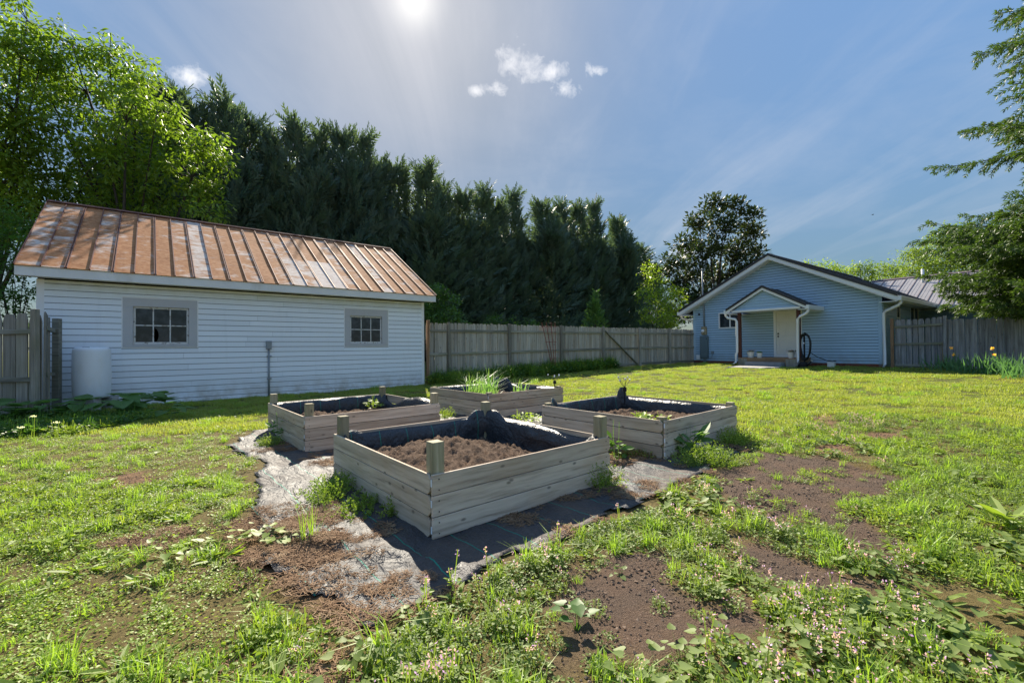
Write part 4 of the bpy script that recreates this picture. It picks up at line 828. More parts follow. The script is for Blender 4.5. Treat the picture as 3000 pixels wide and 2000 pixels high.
# ------------------------------------------------------------------ raised beds
def board(L, h, th, axis_, ear):
    """board with dog-eared far end; runs along +axis from 0"""
    c = .028; o = [(0, 0), (L-c, 0), (L, c), (L, h-c), (L-c, h), (0, h)] if ear else [(0, 0), (L, 0), (L, h), (0, h)]
    return MB().prism(o, 'y' if axis_ == 'x' else 'x', 0, th)
def raised_bed(label, q, soil_z, posts, seed, lift=(), slump=None, dead=False):
    x, y, a, l, w, h = q; rs = random.Random(seed)
    t = thing('raised_bed', label, 'raised bed', (x, y, float(gbase(x, y))), math.pi/2-a, 'raised garden beds')
    th = .017; n = 3; bh = h/n
    for k in range(n):
        z = k*bh+.004; hh = bh-.005-rs.random()*.003
        dx = rs.uniform(-.008, .008)
        for (nm, fn) in (('f', 0), ('b', 1), ('l', 2), ('r', 3)):
            if fn == 0: o = board(l, hh, th, 'x', True).build('board', M['bed_x'], t, (.003, -.001+rs.uniform(-.003, .003), z), bevel=.0025)
            elif fn == 1: o = board(l, hh, th, 'x', True).build('board', M['bed_x'], t, (0, w-th+rs.uniform(-.003, .003), z), bevel=.0025)
            elif fn == 2:
                o = board(w-.02, hh, th, 'y', True).build('board', M['bed_y'], t, (0, 0, z), bevel=.0025)   # ears toward the front corner
                o.scale.y = -1; o.location = (-.001+rs.uniform(-.003, .003)-.004, w+.006+dx, z); o.scale = (1, -1, 1)
            else: o = board(w-2*th-.01, hh, th, 'y', False).build('board', M['bed_y'], t, (l-th, th+.003, z), bevel=.0025)
    p = .089
    for (px, py), ph in zip(((th+.002, th+.002), (l-th-p-.002, th+.002), (l-th-p-.002, w-th-p-.002), (th+.002, w-th-p-.002)), posts):
        o = MB().box(0, p, 0, p, -.05, h+ph).build('corner_post', M['bed_post'], t, (px, py, 0), bevel=.004); o.rotation_euler = (rs.uniform(-.015, .015), rs.uniform(-.015, .015), 0)
    # staples with white tags at the front corner
    for k in range(n):
        if rs.random() < .85: MB().box(-.0015, .0015, -.004, .010, 0, .045).build('price_tag', M['tagm'], t, (-.006, -.004, k*bh+bh*.35+rs.uniform(-.02, .03)))
    sc_ = MB()
    for k in range(n):
        for xx in (.05, l-.06):
            for zz_ in (.25, .75): sc_.lathe([(.0, .0), (.005, .0), (.004, .002), (.0, .0022)], (xx, -.0, 0), 6); nv = 4*6; sc_.v[-nv:] = [(p_[0], -.0022-p_[2]-.003, k*bh+bh*zz_+p_[1]) for p_ in sc_.v[-nv:]]
    sc_.build('screw_heads', M['blackmat'], t)['kind'] = 'stuff'
    # soil
    m = 80; sx = np.linspace(th+.01, l-th-.01, m); sy = np.linspace(th+.01, w-th-.01, m); X, Y = np.meshgrid(sx, sy)
    Z = soil_z+(fbm(X*2.3+seed, Y*2.3, seed, 3)-.5)*.12+np.abs(fbm(X*9, Y*9+seed, seed+2, 3)-.5)*.16+(fbm(X*24, Y*24, seed+3, 2)-.5)*.05
    ed = np.minimum(np.minimum(X-th, l-th-X), np.minimum(Y-th, w-th-Y)); Z -= np.clip(.25-ed, 0, .25)*.22
    if slump: Z += slump(X, Y)
    ii = np.arange(m*m).reshape(m, m); o = obj('soil', np_mesh('soil', np.stack([X, Y, Z], -1).reshape(-1, 3), np.stack([ii[:-1, :-1], ii[:-1, 1:], ii[1:, 1:], ii[1:, :-1]], -1).reshape(-1, 4), M['soil'], smooth=True), t)
    o['kind'] = 'stuff'
    # liner draped round the inside
    per = []; i0, i1, j0, j1 = th+.004, l-th-.004, th+.004, w-th-.004; ns = 56
    for (ax, ay), (bx, by), inn in (((i0, j0), (i1, j0), (0, 1)), ((i1, j0), (i1, j1), (-1, 0)), ((i1, j1), (i0, j1), (0, -1)), ((i0, j1), (i0, j0), (1, 0))):
        for k in range(ns): f = k/ns; per.append((ax+(bx-ax)*f, ay+(by-ay)*f, inn, f))
    rows = 9; V = []; s_acc = np.linspace(0, 2*(l+w), len(per), endpoint=False)
    for k, (ax, ay, inn, f) in enumerate(per):
        s = s_acc[k]; side = k//ns
        corner = math.exp(-((min(f, 1-f))/.055)**2)
        ins = .012+.10*corner+.055*float(fbm(np.array(s*2.2), np.array(seed*1.), seed+7, 3))
        topz = h-.006-.09*max(0., float(vnoise(np.array(s*1.35), np.array(seed*3.1), seed+9))-.45)
        if side in (0, 3): topz -= .05
        for (ls, l0, l1, amt) in lift:
            if side == ls and l0 <= f <= l1: topz += amt*math.sin(math.pi*(f-l0)/(l1-l0))
        topz = max(topz, soil_z-.02)
        for r in range(rows):
            g_ = r/(rows-1); zz_ = topz+(soil_z-.14-topz)*g_
            fold = .020*float(vnoise(np.array(s*6.), np.array(g_*3.+seed), seed+11)-.5)
            d_ = ins*(.25+.75*math.sin(math.pi*min(1., g_*1.15+.12)))+fold+ (.05*g_)
            if r == 0: d_ = .010+.09*corner
            V.append((ax+inn[0]*d_, ay+inn[1]*d_, zz_))
    F = [(k*rows+r, k*rows+r+1, ((k+1) % len(per))*rows+r+1, ((k+1) % len(per))*rows+r) for k in range(len(per)) for r in range(rows-1)]
    o = obj('liner', np_mesh('liner', V, F, M['liner'], smooth=True), t); sm = o.modifiers.new('thick', 'SOLIDIFY'); sm.thickness = .003
    return t
B1 = (-.528, 2.894, .872, 1.85, 1.89, .424); B2 = (-2.492, 5.328, .864, 1.87, 1.889, .435); B3 = (-.413, 7.634, .853, 1.892, 1.93, .445); B4 = (1.657, 4.854, .848, 1.894, 1.874, .432)
bed1 = raised_bed('nearest raised wooden bed with tall corner posts and bare brown soil', B1, .235, (.20, .185, .16, .17), 3, lift=((1, .80, 1.0, .08), (2, 0., .16, .08), (2, .86, 1., .05), (3, .0, .12, .08), (0, .93, 1., .03), (1, 0., .1, .06)), slump=lambda X, Y: .09*np.exp(-(((X-.65)/.55)**2+((Y-.9)/.6)**2))-.10*np.clip((X-1.25)/.5, 0, 1))
bed2 = raised_bed('raised wooden bed with tall posts in front of the white shed', B2, .20, (.15, .15, .135, .135), 11, lift=((1, .0, .5, .05), (1, .55, 1., -.14)))
bed3 = raised_bed('farthest raised wooden bed with tall onion leaves growing inside', B3, .25, (.02, .02, .02, .01), 19, lift=((1, .8, 1., .12), (2, 0., .15, .14)))
bed4 = raised_bed('raised wooden bed with green seedlings, nearest to the blue house', B4, .225, (.03, .035, .05, .03), 27, lift=((2, .0, .09, .17), (2, .86, .98, .10), (1, .93, 1., .05)))
def bedpt(B, u, v, z): a = B[2]; return np.array([B[0]+math.sin(a)*u-math.cos(a)*v, B[1]+math.cos(a)*u+math.sin(a)*v, z])
# solar firefly lights
def firefly(B, u, v, z0, zt, n, lb, seed):
    rs = random.Random(seed); p = bedpt(B, u, v, z0); t = thing('solar_light', lb, 'garden light', tuple(p), group='solar stem lights')
    MB().tube([(0, 0, -.1), (0, 0, (zt-z0)*.55)], .012, 8).build('stake', M['blackmat'], t)
    MB().box(-.03, .03, -.018, .018, (zt-z0)*.30, (zt-z0)*.52).build('solar_cell', M['blackmat'], t, bevel=.004)
    for k in range(n):
        a = 2*math.pi*k/n+rs.random(); r = rs.uniform(.05, .16); h = zt-z0-rs.uniform(0, .08); pts = [(0, 0, (zt-z0)*.5), (r*.35*math.cos(a), r*.35*math.sin(a), h*.75), (r*math.cos(a), r*math.sin(a), h)]
        s = MB().tube(pts, .0035, 5).build('stem', M['blackmat'], t); MB().lathe([(.0, 0), (.011, .004), (.014, .018), (.010, .030), (.0, .034)], pts[-1], 10).build('bulb', M['bulb'], s, smooth=True)
firefly(B4, 1.74, 1.70, .40, .74, 6, 'black solar stem light with white bulbs at the back of the seedling bed', 5)
firefly(B3, 1.80, .14, .42, .70, 5, 'black solar stem light with white bulbs on the onion bed', 6)
# ------------------------------------------------------------------ trees
def nrm(a): return a/(np.linalg.norm(a, axis=-1, keepdims=True)+1e-9)
def diamonds(P, D, S, L, Wd, fold=.12):
    """one folded leaf (a quad) per row"""
    P = np.asarray(P); L = np.broadcast_to(np.asarray(L, float), len(P))[:, None]; Wd = np.broadcast_to(np.asarray(Wd, float), len(P))[:, None]
    n = np.cross(D, S); mid = P+D*L*.5; V = np.stack([P, mid+S*Wd*.5+n*Wd*fold, P+D*L, mid-S*Wd*.5+n*Wd*fold], 1).reshape(-1, 3)
    return V, np.arange(len(V)).reshape(-1, 4)
def rand_unit(n, rng): return nrm(rng.normal(size=(n, 3)))
def make_tree(name, label, cat, base, crowns, trunk_mb, group=None, leafname='crown', mats=None):
    t = thing(name, label, cat, tuple(base), 0, group)
    if trunk_mb is not None: trunk_mb.build('trunk', M['bark'], t, smooth=True)
    for nm, me in crowns: obj(nm, me, t)
    return t
def cypress_mesh(seed, H, R, n=2100, leaf=None, lean=.0):
    rng = np.random.default_rng(seed); h = rng.random(n)**.85; th = rng.random(n)*2*np.pi
    leaders = [(0, 0, 1.)]+[(rng.uniform(-.5, .5)*R, rng.uniform(-.5, .5)*R, rng.uniform(.66, .84)) for _ in range(2)]
    li = rng.integers(0, len(leaders), n); lx = np.array([l[0] for l in leaders])[li]; ly = np.array([l[1] for l in leaders])[li]; lh = np.array([l[2] for l in leaders])[li]
    lum = .72+.55*vnoise(th*2.2+seed*3.3, h*9.+seed, seed)
    big = R*(np.clip(1-h, 0, 1)**.78)*(.6+.4*np.clip(h/.18, 0, 1))*lum
    rr = big*np.sqrt(rng.uniform(.12, 1., n))
    top = np.clip((h-.55)/.45, 0, 1)
    z = h*H*(1-top*(1-lh))
    P = np.stack([np.cos(th)*rr*(1-.55*top)+lx*top, np.sin(th)*rr*(1-.55*top)+ly*top, z+.15], 1)
    outw = np.stack([np.cos(th), np.sin(th), np.zeros(n)], 1)
    ax = nrm(outw*rng.uniform(.35, .9, (n, 1))+np.array([0, 0, 1.])*rng.uniform(.55, 1.1, (n, 1))*(.6+.6*h[:, None])+rng.normal(size=(n, 3))*.22)
    L = rng.uniform(.55, 1.15, n)*(R/2.4)
    sd_ = nrm(np.cross(ax, rand_unit(n, rng)))
    Vs = []; k = 13
    for j in range(k):
        f = (j+.5)/k; s = (1 if j % 2 else -1); l = .34*(1-.55*f)*L/.85
        d = nrm(ax*(.75+.25*f)+sd_*s*(.75*(1-.35*f))+rng.normal(size=(n, 3))*.18)
        v, _ = diamonds(P+ax*(L*f)[:, None], d, nrm(np.cross(d, np.cross(ax, sd_))), l, l*.30); Vs.append(v)
    v, _ = diamonds(P+ax*(L*.55)[:, None], ax, sd_, L*.6, .09); Vs.append(v)
    V = np.concatenate(Vs); return np_mesh('crown', V, np.arange(len(V)).reshape(-1, 4), leaf or M['cyp'])
ROW0 = np.array([-18., 23.7]); ROW1 = np.array([9.7, 45.]); rdv = ROW1-ROW0
def row_pt(X):
    d = ray(X, 700); k = d[0]/d[1]; t = (k*ROW0[1]-ROW0[0])/(rdv[0]-k*rdv[1]); return ROW0+rdv*t
CYT = [(405, 190), (470, 225), (512, 215), (580, 255), (650, 228), (735, 300), (800, 345), (866, 305), (940, 336), (994, 345), (1064, 355), (1125, 430), (1183, 445), (1232, 458), (1295, 505), (1345, 525), (1419, 512), (1463, 570), (1517, 532), (1587, 558), (1648, 562), (1695, 580), (1735, 566), (1790, 610), (1822, 628), (1862, 705)]
ORD = ['first', 'second', 'third', 'fourth', 'fifth', 'sixth', 'seventh', 'eighth', 'ninth', 'tenth', 'eleventh', 'twelfth', 'thirteenth', 'fourteenth', 'fifteenth', 'sixteenth', 'seventeenth', 'eighteenth', 'nineteenth', 'twentieth', 'twenty-first', 'twenty-second', 'twenty-third', 'twenty-fourth', 'twenty-fifth', 'twenty-sixth', 'twenty-seventh', 'twenty-eighth', 'twenty-ninth']
cym = [cypress_mesh(100+k, 14., 3.2, 1500) for k in range(4)]
trunkm = MB().tube([(0, 0, -.3), (.05, 0, 4), (0, .05, 9), (0, 0, 13.4)], [.26, .2, .11, .02], 8).mesh('trunk', M['bark'], True)
for k, (X, Y) in enumerate(CYT):
    p = row_pt(X); p = p+np.array([-.6, .8])*random.uniform(-1.1, 1.1) if k else p
    top = at(X, Y, p[1])[2]; g = float(gbase(p[0], p[1])); s = (top-g)/15.5
    t = thing('cypress_tree', 'dark evergreen in the tall screen row behind the fence, %s from the left' % ORD[k], 'tree', (p[0], p[1], g-.1), random.random()*6.28, 'screen of tall evergreens behind the fence')
    w = random.uniform(.92, 1.12)*(1.0 if k < 10 else 1.08); t.scale = (w, w, s)
    obj('trunk', trunkm, t); obj('crown', cym[k % 4], t)
# broadleaf trees built from lobes of leaf sprays on limbs
def lobes_px(lst, depth, jit=1.2, seed=0):
    rs = random.Random(seed); res = []
    for X, Y, r in lst:
        D = depth+rs.uniform(-jit, jit); p = at(X, Y, D); res.append((p[0], p[1], p[2], r*D/F_PX))
    return res
def broadleaf(name, label, base, lobes, leaf, dens=10., lw=(.17, .06), per=12, droop=.5, seed=1, trunk_r=.18, cluster_r=.34, group=None, sub=10, cat='tree', upturn=.0):
    rng = np.random.default_rng(seed); rs = random.Random(seed); base = np.array(base, float)
    mb = MB(); C = []; top = max(l[2] for l in lobes)
    fork = base+np.array([0, 0, (top-base[2])*.22])
    mb.tube([tuple(base-np.array([0, 0, .3])-base), tuple((base+fork)/2-base+np.array([.05, 0, 0])), tuple(fork-base)], [trunk_r*1.25, trunk_r, trunk_r*.9], 8)
    for (x, y, z, r) in lobes:
        c = np.array([x, y, z]); m = max(6, int(dens*(r**2)*4)); u = rand_unit(m, rng); rad = r*rng.uniform(.35, 1.08, (m, 1))*(.75+.5*vnoise(u[:, :1]*2+x, u[:, 1:2]*2+y+u[:, 2:3]*2, seed))
        pts = c+u*rad*np.array([1, 1, .85]); C.append(pts)
        mid = fork+(c-fork)*.55+np.array([rs.uniform(-.4, .4), rs.uniform(-.4, .4), .15*np.linalg.norm(c-fork)*rs.uniform(-.3, .5)])
        rr = trunk_r*.42*min(1.3, max(.5, r/1.4)); mb.tube([tuple(fork-base), tuple(mid-base), tuple(c-base)], [rr, rr*.65, rr*.32], 6)
        for q in pts[:sub]:
            e = c+(q-c)*.9; mb.tube([tuple(c-base), tuple((c+e)/2-base+np.array([0, 0, rs.uniform(-.1, .15)])), tuple(e-base)], [rr*.3, rr*.18, .012], 4, False)
    C = np.concatenate(C); n = len(C); A = np.repeat(C, per, 0); m = len(A)
    d0 = rand_unit(m, rng)*np.array([1, 1, .7]); P = A+d0*cluster_r*rng.random((m, 1))**.6
    D = nrm(d0*1.+np.array([0, 0, -droop+upturn])+rng.normal(size=(m, 3))*.25); S = nrm(np.cross(D, np.array([0, 0, 1.])+rng.normal(size=(m, 3))*.35))
    L = lw[0]*rng.uniform(.7, 1.3, m); V, F = diamonds(P-base, D, S, L, L*(lw[1]/lw[0]))
    return make_tree(name, label, cat, base, [('crown', np_mesh('crown', V, F, leaf))], mb, group)
la = [(210, 130, 75), (320, 170, 90), (400, 250, 85), (130, 260, 105), (255, 270, 115), (370, 350, 110), (460, 330, 75), (500, 400, 70), (200, 400, 120), (320, 460, 110), (430, 480, 90), (600, 430, 75), (655, 470, 45), (560, 520, 80), (470, 590, 90), (610, 620, 55), (340, 610, 110), (230, 560, 100), (600, 540, 60)]
broadleaf('ash_tree', 'bright green leafy tree rising directly behind the rusty shed roof', G(330, 1046)*np.array([0, 0, 0])+np.array([-15.4, 18.2, 0]), lobes_px(la, 17.6, 1.3, 3), M['ash'], 8.0, (.22, .085), 17, .55, 5, .2)
lb_ = [(80, 60, 70), (60, 170, 110), (-60, 120, 150), (40, 320, 120), (-90, 330, 170), (60, 470, 110), (130, 560, 100), (-100, 560, 160), (40, 620, 90), (-230, 250, 190), (-230, 480, 190), (120, 180, 80), (10, 430, 100), (0, 540, 110), (70, 650, 70), (-30, 650, 110), (30, 590, 80)]
broadleaf('ash_tree', 'bright green leafy tree at the far left edge beyond the shed', (-20.5, 17.5, 0), lobes_px(lb_, 16.6, 1.2, 4), M['ash'], 8.0, (.22, .085), 17, .55, 9, .2)
ls_ = [(20, 690, 70), (60, 760, 70), (0, 790, 80), (90, 850, 60), (20, 880, 70), (-90, 720, 110), (-100, 850, 110), (100, 700, 45), (10, 620, 70), (60, 650, 50), (-40, 660, 80)]
broadleaf('wild_shrub', 'dark green shrub thicket behind the wide board fence by the shed', (-15.2, 13.6, 0), lobes_px(ls_, 13.2, .8, 5), M['shrub'], 16., (.12, .06), 12, .35, 12, .07, .22, sub=5, cat='shrub')
lv = [(1275, 850, 35), (1310, 880, 40), (1270, 920, 40), (1330, 930, 35), (1290, 960, 40), (1360, 955, 28), (1240, 890, 40)]
broadleaf('vine_shrub', 'mid green climbing shrub just beyond the right end of the shed', (-3.4, 20.4, .2), lobes_px(lv, 20.2, .5, 6), M['shrub'], 26., (.13, .075), 12, .5, 13, .05, .2, sub=4, cat='shrub')
lv = [(1450, 940, 25), (1500, 955, 25), (1560, 950, 20), (1420, 960, 25)]
broadleaf('wild_shrub', 'low green bush showing above the back fence pickets', (-.6, 24.5, .25), lobes_px(lv, 24.5, .5, 7), M['shrub'], 26., (.12, .06), 12, .4, 14, .05, .2, sub=3, cat='shrub')
jm = cypress_mesh(333, 5.2, 1.0, 700, M['cyp2'])
pj = at(1745, 960, 27.); t = thing('young_conifer', 'small pale green conifer in front of the dark evergreen row', 'tree', (pj[0], pj[1], .34)); obj('trunk', trunkm, t).scale = (.35, .35, .36); obj('crown', jm, t); t.scale.z = (at(1745, 850, 27.)[2]-.34)/5.5
ly_ = [(1900, 790, 28), (1930, 830, 40), (1895, 860, 35), (1950, 880, 45), (1910, 920, 40), (1980, 920, 45), (1955, 950, 35), (1985, 860, 30)]
broadleaf('lime_shrub', 'yellow green bush between the evergreen row and the magnolia', (10.2, 31.5, .34), lobes_px(ly_, 31., .8, 8), M['lime'], 13., (.16, .085), 12, .4, 15, .07, .28, sub=4, cat='shrub')
lm = [(2085, 600, 40), (2150, 610, 45), (2205, 625, 30), (2050, 650, 45), (2120, 660, 55), (2190, 680, 50), (2010, 720, 50), (2080, 730, 60), (2160, 740, 60), (2220, 690, 25), (1975, 770, 45), (2030, 800, 60), (2110, 810, 65), (2190, 790, 60), (1990, 850, 55), (2060, 880, 65), (2140, 880, 60), (2000, 920, 50), (2215, 740, 35), (1960, 800, 28)]
broadleaf('magnolia_tree', 'dark glossy magnolia tree standing behind the blue house roof', (15.6, 34.4, .34), [(a, b, c, d*.82) for a, b, c, d in lobes_px(lm, 34., 1.6, 9)], M['mag'], 11., (.34, .15), 12, .0, 16, .25, .42, upturn=.25)
for k, (bx, lst, lb2, mt_, D) in enumerate([
    (2440, [(2400, 790, 25), (2430, 790, 30), (2370, 775, 18), (2460, 800, 30)], 'small lime green treetop above the house roof ridge', 'lime', 44.),
    (2520, [(2480, 800, 32), (2520, 790, 35), (2555, 800, 35), (2500, 830, 30)], 'pale green distant tree behind the roof, nearest to the house gable', 'far', 48.),
    (2600, [(2590, 795, 36), (2625, 800, 38), (2600, 830, 40), (2650, 810, 35)], 'pale green distant tree rising behind the white vent pipe', 'far', 50.),
    (2690, [(2660, 750, 28), (2690, 735, 40), (2720, 770, 50), (2670, 800, 50), (2740, 800, 50)], 'taller pale green distant tree behind the grey wing roof', 'far', 46.),
    (2800, [(2780, 700, 60), (2830, 740, 60), (2770, 770, 60), (2840, 800, 60), (2900, 760, 70), (2950, 820, 70)], 'broad light green tree behind the spruce', 'far', 44.)]):
    p = at(bx, 1000, D); broadleaf('distant_tree', lb2, (p[0], p[1], .34), lobes_px(lst, D, 1., 20+k), M[mt_], 9., (.24, .12), 11, .3, 30+k, .18, .45, 'trees behind the house', sub=6)
# spruce: whorled boughs with hanging needle sprays
def spruce(base, H, seed):
    rng = np.random.default_rng(seed); mb = MB(); mb.tube([(0, 0, -.3), (0, 0, H*.5), (0, 0, H)], [.34, .2, .02], 10); PB_, DB_, LB_ = [], [], []
    z = 2.7; up = np.array([0, 0, 1.])
    while z < H-.5:
        rad = np.interp(z, [1.5, 3., 6.5, 8.2, 11.5, H], [3.9, 4.3, 5.1, 4.5, 3.6, .1]); low = z < 6.3
        if 6.3 < z < 7.9: z += .3; continue
        nb = 15 if low else 7; a0 = rng.random()*6.28
        for k in range(nb):
            a = a0+2*math.pi*k/nb+rng.normal()*.25; Lb = rad*rng.uniform(.62, 1.05); o = np.array([math.cos(a), math.sin(a), 0]); tg = np.array([-o[1], o[0], 0])
            m = 9; f = np.linspace(0, 1, m); dr = rng.uniform(.30, .55); wig = rng.normal()*.35
            line = o*f[:, None]*Lb+tg*(np.sin(f*3.)*wig)[:, None]+up*(z+(-dr*f*1.35+dr*.95*f**2.2)[:, None]*Lb)
            mb.tube([tuple(q) for q in line], list(np.linspace(.045, .007, m)), 5, False)
            nbr = int(Lb*(8. if low else 7.)); fs = np.linspace(.16, 1., nbr)+rng.normal(size=nbr)*.015
            for j, g in enumerate(np.clip(fs, .1, .999)):
                i = min(int(g*(m-1)), m-2); q = line[i]+(line[i+1]-line[i])*(g*(m-1)-i); ax = line[i+1]-line[i]; ax = ax/np.linalg.norm(ax); sgn = 1 if j % 2 else -1
                bl = (1.08-g*.75)*1.25*rng.uniform(.45, 1.1); d = unit(ax*.7+tg*sgn*rng.uniform(.5, .95)+up*rng.uniform(-.55, .05))
                n_ = max(5, int(bl*15)); t = np.linspace(.08, 1., n_); P = q+d*(bl*t)[:, None]-up*(.38*(bl*t)**2)[:, None]
                dd = nrm(d-up*(.76*bl*t)[:, None]); PB_.append(P); DB_.append(dd); LB_.append(np.full(n_, .15*rng.uniform(.8, 1.2)))
        z += (.28 if low else .55)*rng.uniform(.75, 1.3)
    P = np.concatenate(PB_); D = np.concatenate(DB_); L = np.concatenate(LB_); n = len(P); Vs = []; S0 = nrm(np.cross(D, rand_unit(n, rng))); T0 = np.cross(D, S0)
    for k in range(6):
        an = k*1.05+rng.random(n)*.8; d2 = nrm(D*.75+(S0*np.cos(an)[:, None]+T0*np.sin(an)[:, None])*.62-up*.12); v, _ = diamonds(P, d2, nrm(np.cross(d2, rand_unit(n, rng))), L*rng.uniform(.7, 1.25, n), .036, 0.); Vs.append(v)
    V = np.concatenate(Vs); me = np_mesh('crown', V, np.arange(len(V)).reshape(-1, 4), M['spruce'])
    make_tree('spruce_tree', 'tall green spruce with drooping boughs at the right edge behind the fence', 'tree', base, [('crown', me)], mb)
    return len(V)//2
print('spruce tris', spruce((18.9, 13.3, .33), 20., 77))
print('tris so far', sum(len(o.data.polygons)*2 for o in SC.objects if o.type == 'MESH' and o.data.users == 1))
# ------------------------------------------------------------------ ground cover (instanced over points)
def blade_mesh(name, mat_, n, rad, h, w, seed, lean=.5, square=False):
    rng = np.random.default_rng(seed); a = rng.random(n)*6.28
    if square: P = np.stack([rng.uniform(-rad, rad, n), rng.uniform(-rad, rad, n), np.zeros(n)], 1)
    else:
        r = rad*np.sqrt(rng.random(n)); P = np.stack([np.cos(a)*r, np.sin(a)*r, np.zeros(n)], 1)
    b = rng.random(n)*6.28; o = np.stack([np.cos(b), np.sin(b), np.zeros(n)], 1); s = np.stack([-np.sin(b), np.cos(b), np.zeros(n)], 1)
    H = h*rng.uniform(.5, 1.15, n)[:, None]; ln = lean*rng.uniform(.2, 1.3, n)[:, None]; w_ = w*rng.uniform(.6, 1.2, n)[:, None]
    up = np.array([0, 0, 1.]); m = P+up*H*.62+o*H*ln*.35; t = P+up*H*(1-.28*ln**2)+o*H*ln
    V = np.stack([P-s*w_*.5, P+s*w_*.5, m+s*w_*.42, m-s*w_*.42, m-s*w_*.42, m+s*w_*.42, t+s*w_*.06, t-s*w_*.06], 1).reshape(-1, 3)
    return np_mesh(name, V, np.arange(len(V)).reshape(-1, 4), mat_)
def leafy_mesh(name, mats, n, rad, h, l, w, seed, flat=.7, stems=0, flower=None, nf=0, layers=False):
    rng = np.random.default_rng(seed); a = rng.random(n)*6.28; r = rad*np.sqrt(rng.random(n)); z = h*rng.uniform(.1, 1., n)*(1-.5*(r/rad)**2)
    P = np.stack([np.cos(a)*r, np.sin(a)*r, z], 1); b = a+rng.normal(size=n)*1.1
    D = nrm(np.stack([np.cos(b), np.sin(b), rng.uniform(-.35, .9, n)*(1-flat)+.1], 1)); S = nrm(np.cross(D, np.array([0, 0, 1.])+rng.normal(size=(n, 3))*.35)); L = l*rng.uniform(.55, 1.25, n)
    # six-point leaf: two quads, wider and notched enough to read as a blade
    W_ = (w/l*L)[:, None]; Lc = L[:, None]; nn = np.cross(S, D); q = lambda f, s, dz: P+D*Lc*f+S*W_*s+nn*W_*dz
    V = np.stack([q(0, 0, 0), q(.28, .5, .12), q(.72, .40, .05), q(1., 0, -.12), q(0, 0, 0), q(1., 0, -.12), q(.72, -.40, .05), q(.28, -.5, .12)], 1).reshape(-1, 3)
    mi = [0]*(len(V)//4); Vs = [V]
    if stems:
        k = stems; a = rng.random(k)*6.28; r = rad*.6*np.sqrt(rng.random(k)); B = np.stack([np.cos(a)*r, np.sin(a)*r, np.zeros(k)], 1); T = B+np.stack([rng.normal(size=k)*.02, rng.normal(size=k)*.02, h*rng.uniform(.9, 1.5, k)], 1); s = np.tile([.002, .0012, 0], (k, 1))
        v = np.stack([B-s, B+s, T+s, T-s], 1).reshape(-1, 3); Vs.append(v); mi += [0]*k
        if flower is not None:
            for j in range(nf):
                Pf = T+np.stack([rng.normal(size=k)*.006, rng.normal(size=k)*.006, -rng.random(k)*.03], 1); d = nrm(np.stack([rng.normal(size=k), rng.normal(size=k), rng.uniform(.2, 1.2, k)], 1)); v, _ = diamonds(Pf, d, nrm(np.cross(d, rand_unit(k, rng))), .014, .008); Vs.append(v); mi += [1]*k
    V = np.concatenate(Vs); return np_mesh(name, V, np.arange(len(V)).reshape(-1, 4), mats, mi)
def heart_mesh(name, mat_, n, rad, h, l, seed):
    """broad leaves on stalks"""
    rng = np.random.default_rng(seed); V = []; F = []
    for k in range(n):
        a = rng.random()*6.28; r = rad*rng.uniform(.15, 1.); z = h*rng.uniform(.35, 1.); L = l*rng.uniform(.6, 1.2); o = np.array([math.cos(a), math.sin(a), 0]); s = np.array([-o[1], o[0], 0]); til = rng.uniform(-.5, .35)
        P = o*r+np.array([0, 0, z]); D = unit(o+np.array([0, 0, til])); up = unit(np.cross(s, D))*-1; up = up if up[2] > 0 else -up
        out_ = [(-.12, .30), (.10, .50), (.40, .44), (.75, .20), (1.0, 0)]
        b = len(V); V.append(P)
        V += [P+D*L*f+s*L*g+up*L*.16*g for f, g in out_]; V += [P+D*L*f-s*L*g+up*L*.16*g for f, g in out_[:-1]]; V.append(P+D*L*.45-up*L*.02)
        c = b+10
        for i in (1, 2, 3, 4): F.append((c, b+i, b+i+1)) if i < 5 else None
        F += [(c, b, b+1), (c, b+6, b), (c, b+7, b+6), (c, b+8, b+7), (c, b+9, b+8), (c, b+5, b+9)]
        b2 = len(V); q = np.array([o[0]*r*.1, o[1]*r*.1, 0]); V += [q-s*.002, q+s*.002, P]; F.append((b2, b2+1, b2+2))
    return np_mesh(name, V, F, mat_)
